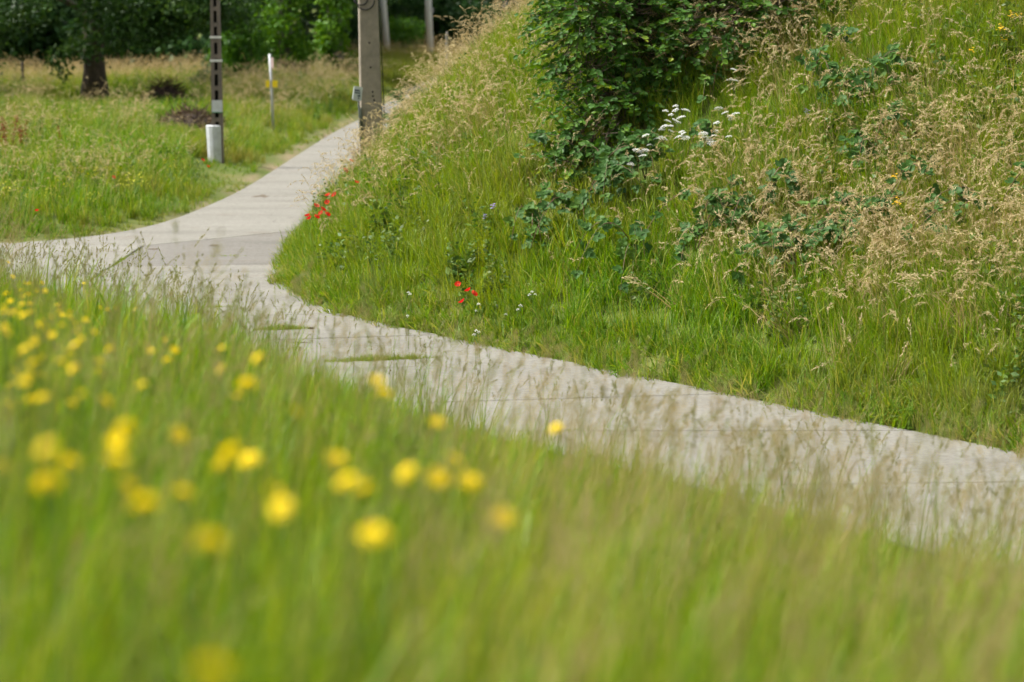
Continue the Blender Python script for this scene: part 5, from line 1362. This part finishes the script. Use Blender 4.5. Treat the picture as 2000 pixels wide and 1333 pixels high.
# yellow wort sprays on the right slope, violets
def spray_head(mat, n, r, sz):
    m = MB()
    for k in range(n):
        c_ = Vector((rng.uniform(-r, r), rng.uniform(-r, r), rng.uniform(-r, r) * 0.7))
        for i in range(5):
            a = i * 1.2566 + k; b = a + 0.5; e = a - 0.5
            m.add([tuple(c_), tuple(c_ + Vector((math.cos(e), math.sin(e), 0.3)) * sz * 0.7), tuple(c_ + Vector((math.cos(a), math.sin(a), 0.35)) * sz), tuple(c_ + Vector((math.cos(b), math.sin(b), 0.3)) * sz * 0.7)], [(0, 1, 2, 3)], 0, (rng.random(), 0, 0))
        m.tube([tuple(c_), (0, 0, -r * 1.6)], 0.0011, 3, mat=1, cap=False)
    return m.mesh('flower_head', [mat, M['stem']])
WORT, WORT2, VIO, MUST = spray_head(M['wort'], 12, 0.05, 0.016), spray_head(M['wort'], 6, 0.03, 0.015), spray_head(M['violet'], 10, 0.026, 0.013), spray_head(M['yellow_weed'], 12, 0.13, 0.018)
def sprays(px, py, head, name, label, group, lift=0.5, sc=1.0):
    p = hit(px, py, lift)
    if land(p[:1], p[1:2])[1][0] == 0: return
    z = gz(p[0], p[1]); t = empty(name, (p[0], p[1], z)); tag(t, label, 'flower', group)
    mesh_obj('stem', STEM, t, scl=(1.3, 1.3, p[2] - z)); mesh_obj('flower_head', head, t, loc=(0, 0, p[2] - z), rot=(0.4, 0, rng.uniform(0, 6)), scl=(sc,) * 3)
for (x, y, h_, lb) in ((1955, 57, WORT, 'larger orange-yellow wildflower spray in the upper right corner'), (1983, 31, WORT, 'orange-yellow wildflower spray nearest the top right corner'), (1898, 98, WORT2, 'small yellow wildflower spray left below the corner sprays'),
                   (1962, 78, WORT2, 'small yellow wildflower spray under the larger corner spray'), (1747, 345, WORT2, 'small yellow wildflower in the middle of the right slope, upper one'), (1752, 397, WORT, 'yellow wildflower in the middle of the right slope, lower brighter one')):
    sprays(x, y, h_, 'yellow_wort', lb, 'yellow flowers on the right slope', 0.55)
for (x, y, lb) in ((962, 403, 'pale violet wildflower spray on the bank left of the bush, upper one'), (946, 423, 'pale violet wildflower spray on the bank left of the bush, lower one'), (1577, 218, 'pale violet wildflower on the upper slope right of the yarrow')):
    sprays(x, y, VIO, 'violet_vetch', lb, 'violet flowers on the bank', 0.5, 1.2)
WD = [(rng.uniform(170, 400), rng.uniform(320, 408)) for _ in range(13)] + [(rng.uniform(8, 200), rng.uniform(320, 420)) for _ in range(8)] + [(rng.uniform(450, 490), rng.uniform(205, 280)) for _ in range(2)]
for i, (x, y) in enumerate(sorted(WD)):
    sprays(x, y, MUST, 'yellow_weed', ORD[i] + ' yellow-green flowering weed from the left on the far verge beyond the path', 'yellow-green weeds of the far verge', 0.55, rng.uniform(0.8, 1.2))

# rusty docks on the far verge
def dock(px, py, lift, label, sc):
    p = hit(px, py, 0.02); t = empty('dock', (p[0], p[1], gz(p[0], p[1]))); t.scale = (sc,) * 3; tag(t, label, 'weed', 'rusty docks of the far verge')
    for k in range(4):
        lx, ly = rng.uniform(-0.25, 0.25), rng.uniform(-0.2, 0.2); h_ = rng.uniform(0.6, 0.95)
        m = MB(); m.tube([(lx * 0.3, ly * 0.3, 0), (lx, ly, h_)], [0.006, 0.003], 5); m.build('stem', M['bramstem'], t)
        n = 90; q = rng.random(n); Pp = np.stack([lx * (0.3 + 0.7 * (0.35 + 0.65 * q)), ly * (0.3 + 0.7 * (0.35 + 0.65 * q)), h_ * (0.35 + 0.65 * q)], -1) + rng.normal(0, 0.022, (n, 3))
        v, f, c = rhombs(Pp, rng.normal(0, 1, (n, 3)), np.full(n, 0.035), np.full(n, 0.022), rng.random(n)); col = np.zeros((len(v), 3)); col[:, 0] = c
        mesh_obj('seed_spike', np_mesh('seed_spike', v, f, M['rust'], col=col), t)['kind'] = 'stuff'
dock(14, 312, 0, 'tall rusty red dock at the left edge of the far verge', 1.1)
dock(48, 306, 0, 'leaning rusty red dock right of the tall one', 0.85)
dock(125, 300, 0, 'short brownish dock in the shade before the oak', 0.6)
dock(232, 318, 0, 'low reddish dock in the middle of the far verge', 0.55)
dock(265, 312, 0, 'low reddish dock farther right on the far verge', 0.5)
dock(695, 318, 0, 'grey-brown dock at the foot of the marker sign', 0.45)

# clods and leaf litter on the concrete
M['mud'] = plain('dried_mud', (0.15, 0.12, 0.085), 1.0, col2=(0.075, 0.058, 0.042), nscale=14, bump=0.6)
def clod(px, py, sx, sy, label, mat='mud', hgt=0.006):
    p = hit(px, py); m = MB()
    n = 22; ph = rng.uniform(0, 6.28, 3)
    rr = lambda a: 0.72 + 0.22 * math.sin(3 * a + ph[0]) + 0.2 * math.sin(5 * a + ph[1]) + 0.12 * math.sin(9 * a + ph[2])
    vs = [(0, 0, hgt)]
    for k_, z in ((0.55, hgt), (1.0, -0.002)):
        vs += [(sx * 0.6 * k_ * rr(i * 6.283 / n) * math.cos(i * 6.283 / n), sy * 0.6 * k_ * rr(i * 6.283 / n) * math.sin(i * 6.283 / n), z) for i in range(n)]
    fs = [(0, 1 + k, 1 + (k + 1) % n) for k in range(n)] + [(1 + k, 1 + n + k, 1 + n + (k + 1) % n, 1 + (k + 1) % n) for k in range(n)]
    m.add(vs, fs); o = m.build('mud_patch', M[mat], None, smooth=True, loc=(p[0], p[1], 0.024)); tag(o, label, 'mud patch', 'mud patches on the path')
clod(301, 497, 0.16, 0.16, 'left dark earth smear on the grey slab at the crossing')
clod(418, 490, 0.14, 0.14, 'right dark earth smear on the grey slab at the crossing')
clod(608, 656, 0.08, 0.06, 'small dark clod at the end of the joint grass strip', 'soil', 0.02)
clod(510, 392, 0.3, 0.5, 'faint brown earth smear on the upper road')
clod(585, 684, 0.28, 0.03, 'thin brown mud streak on the slab before the nearest joint')
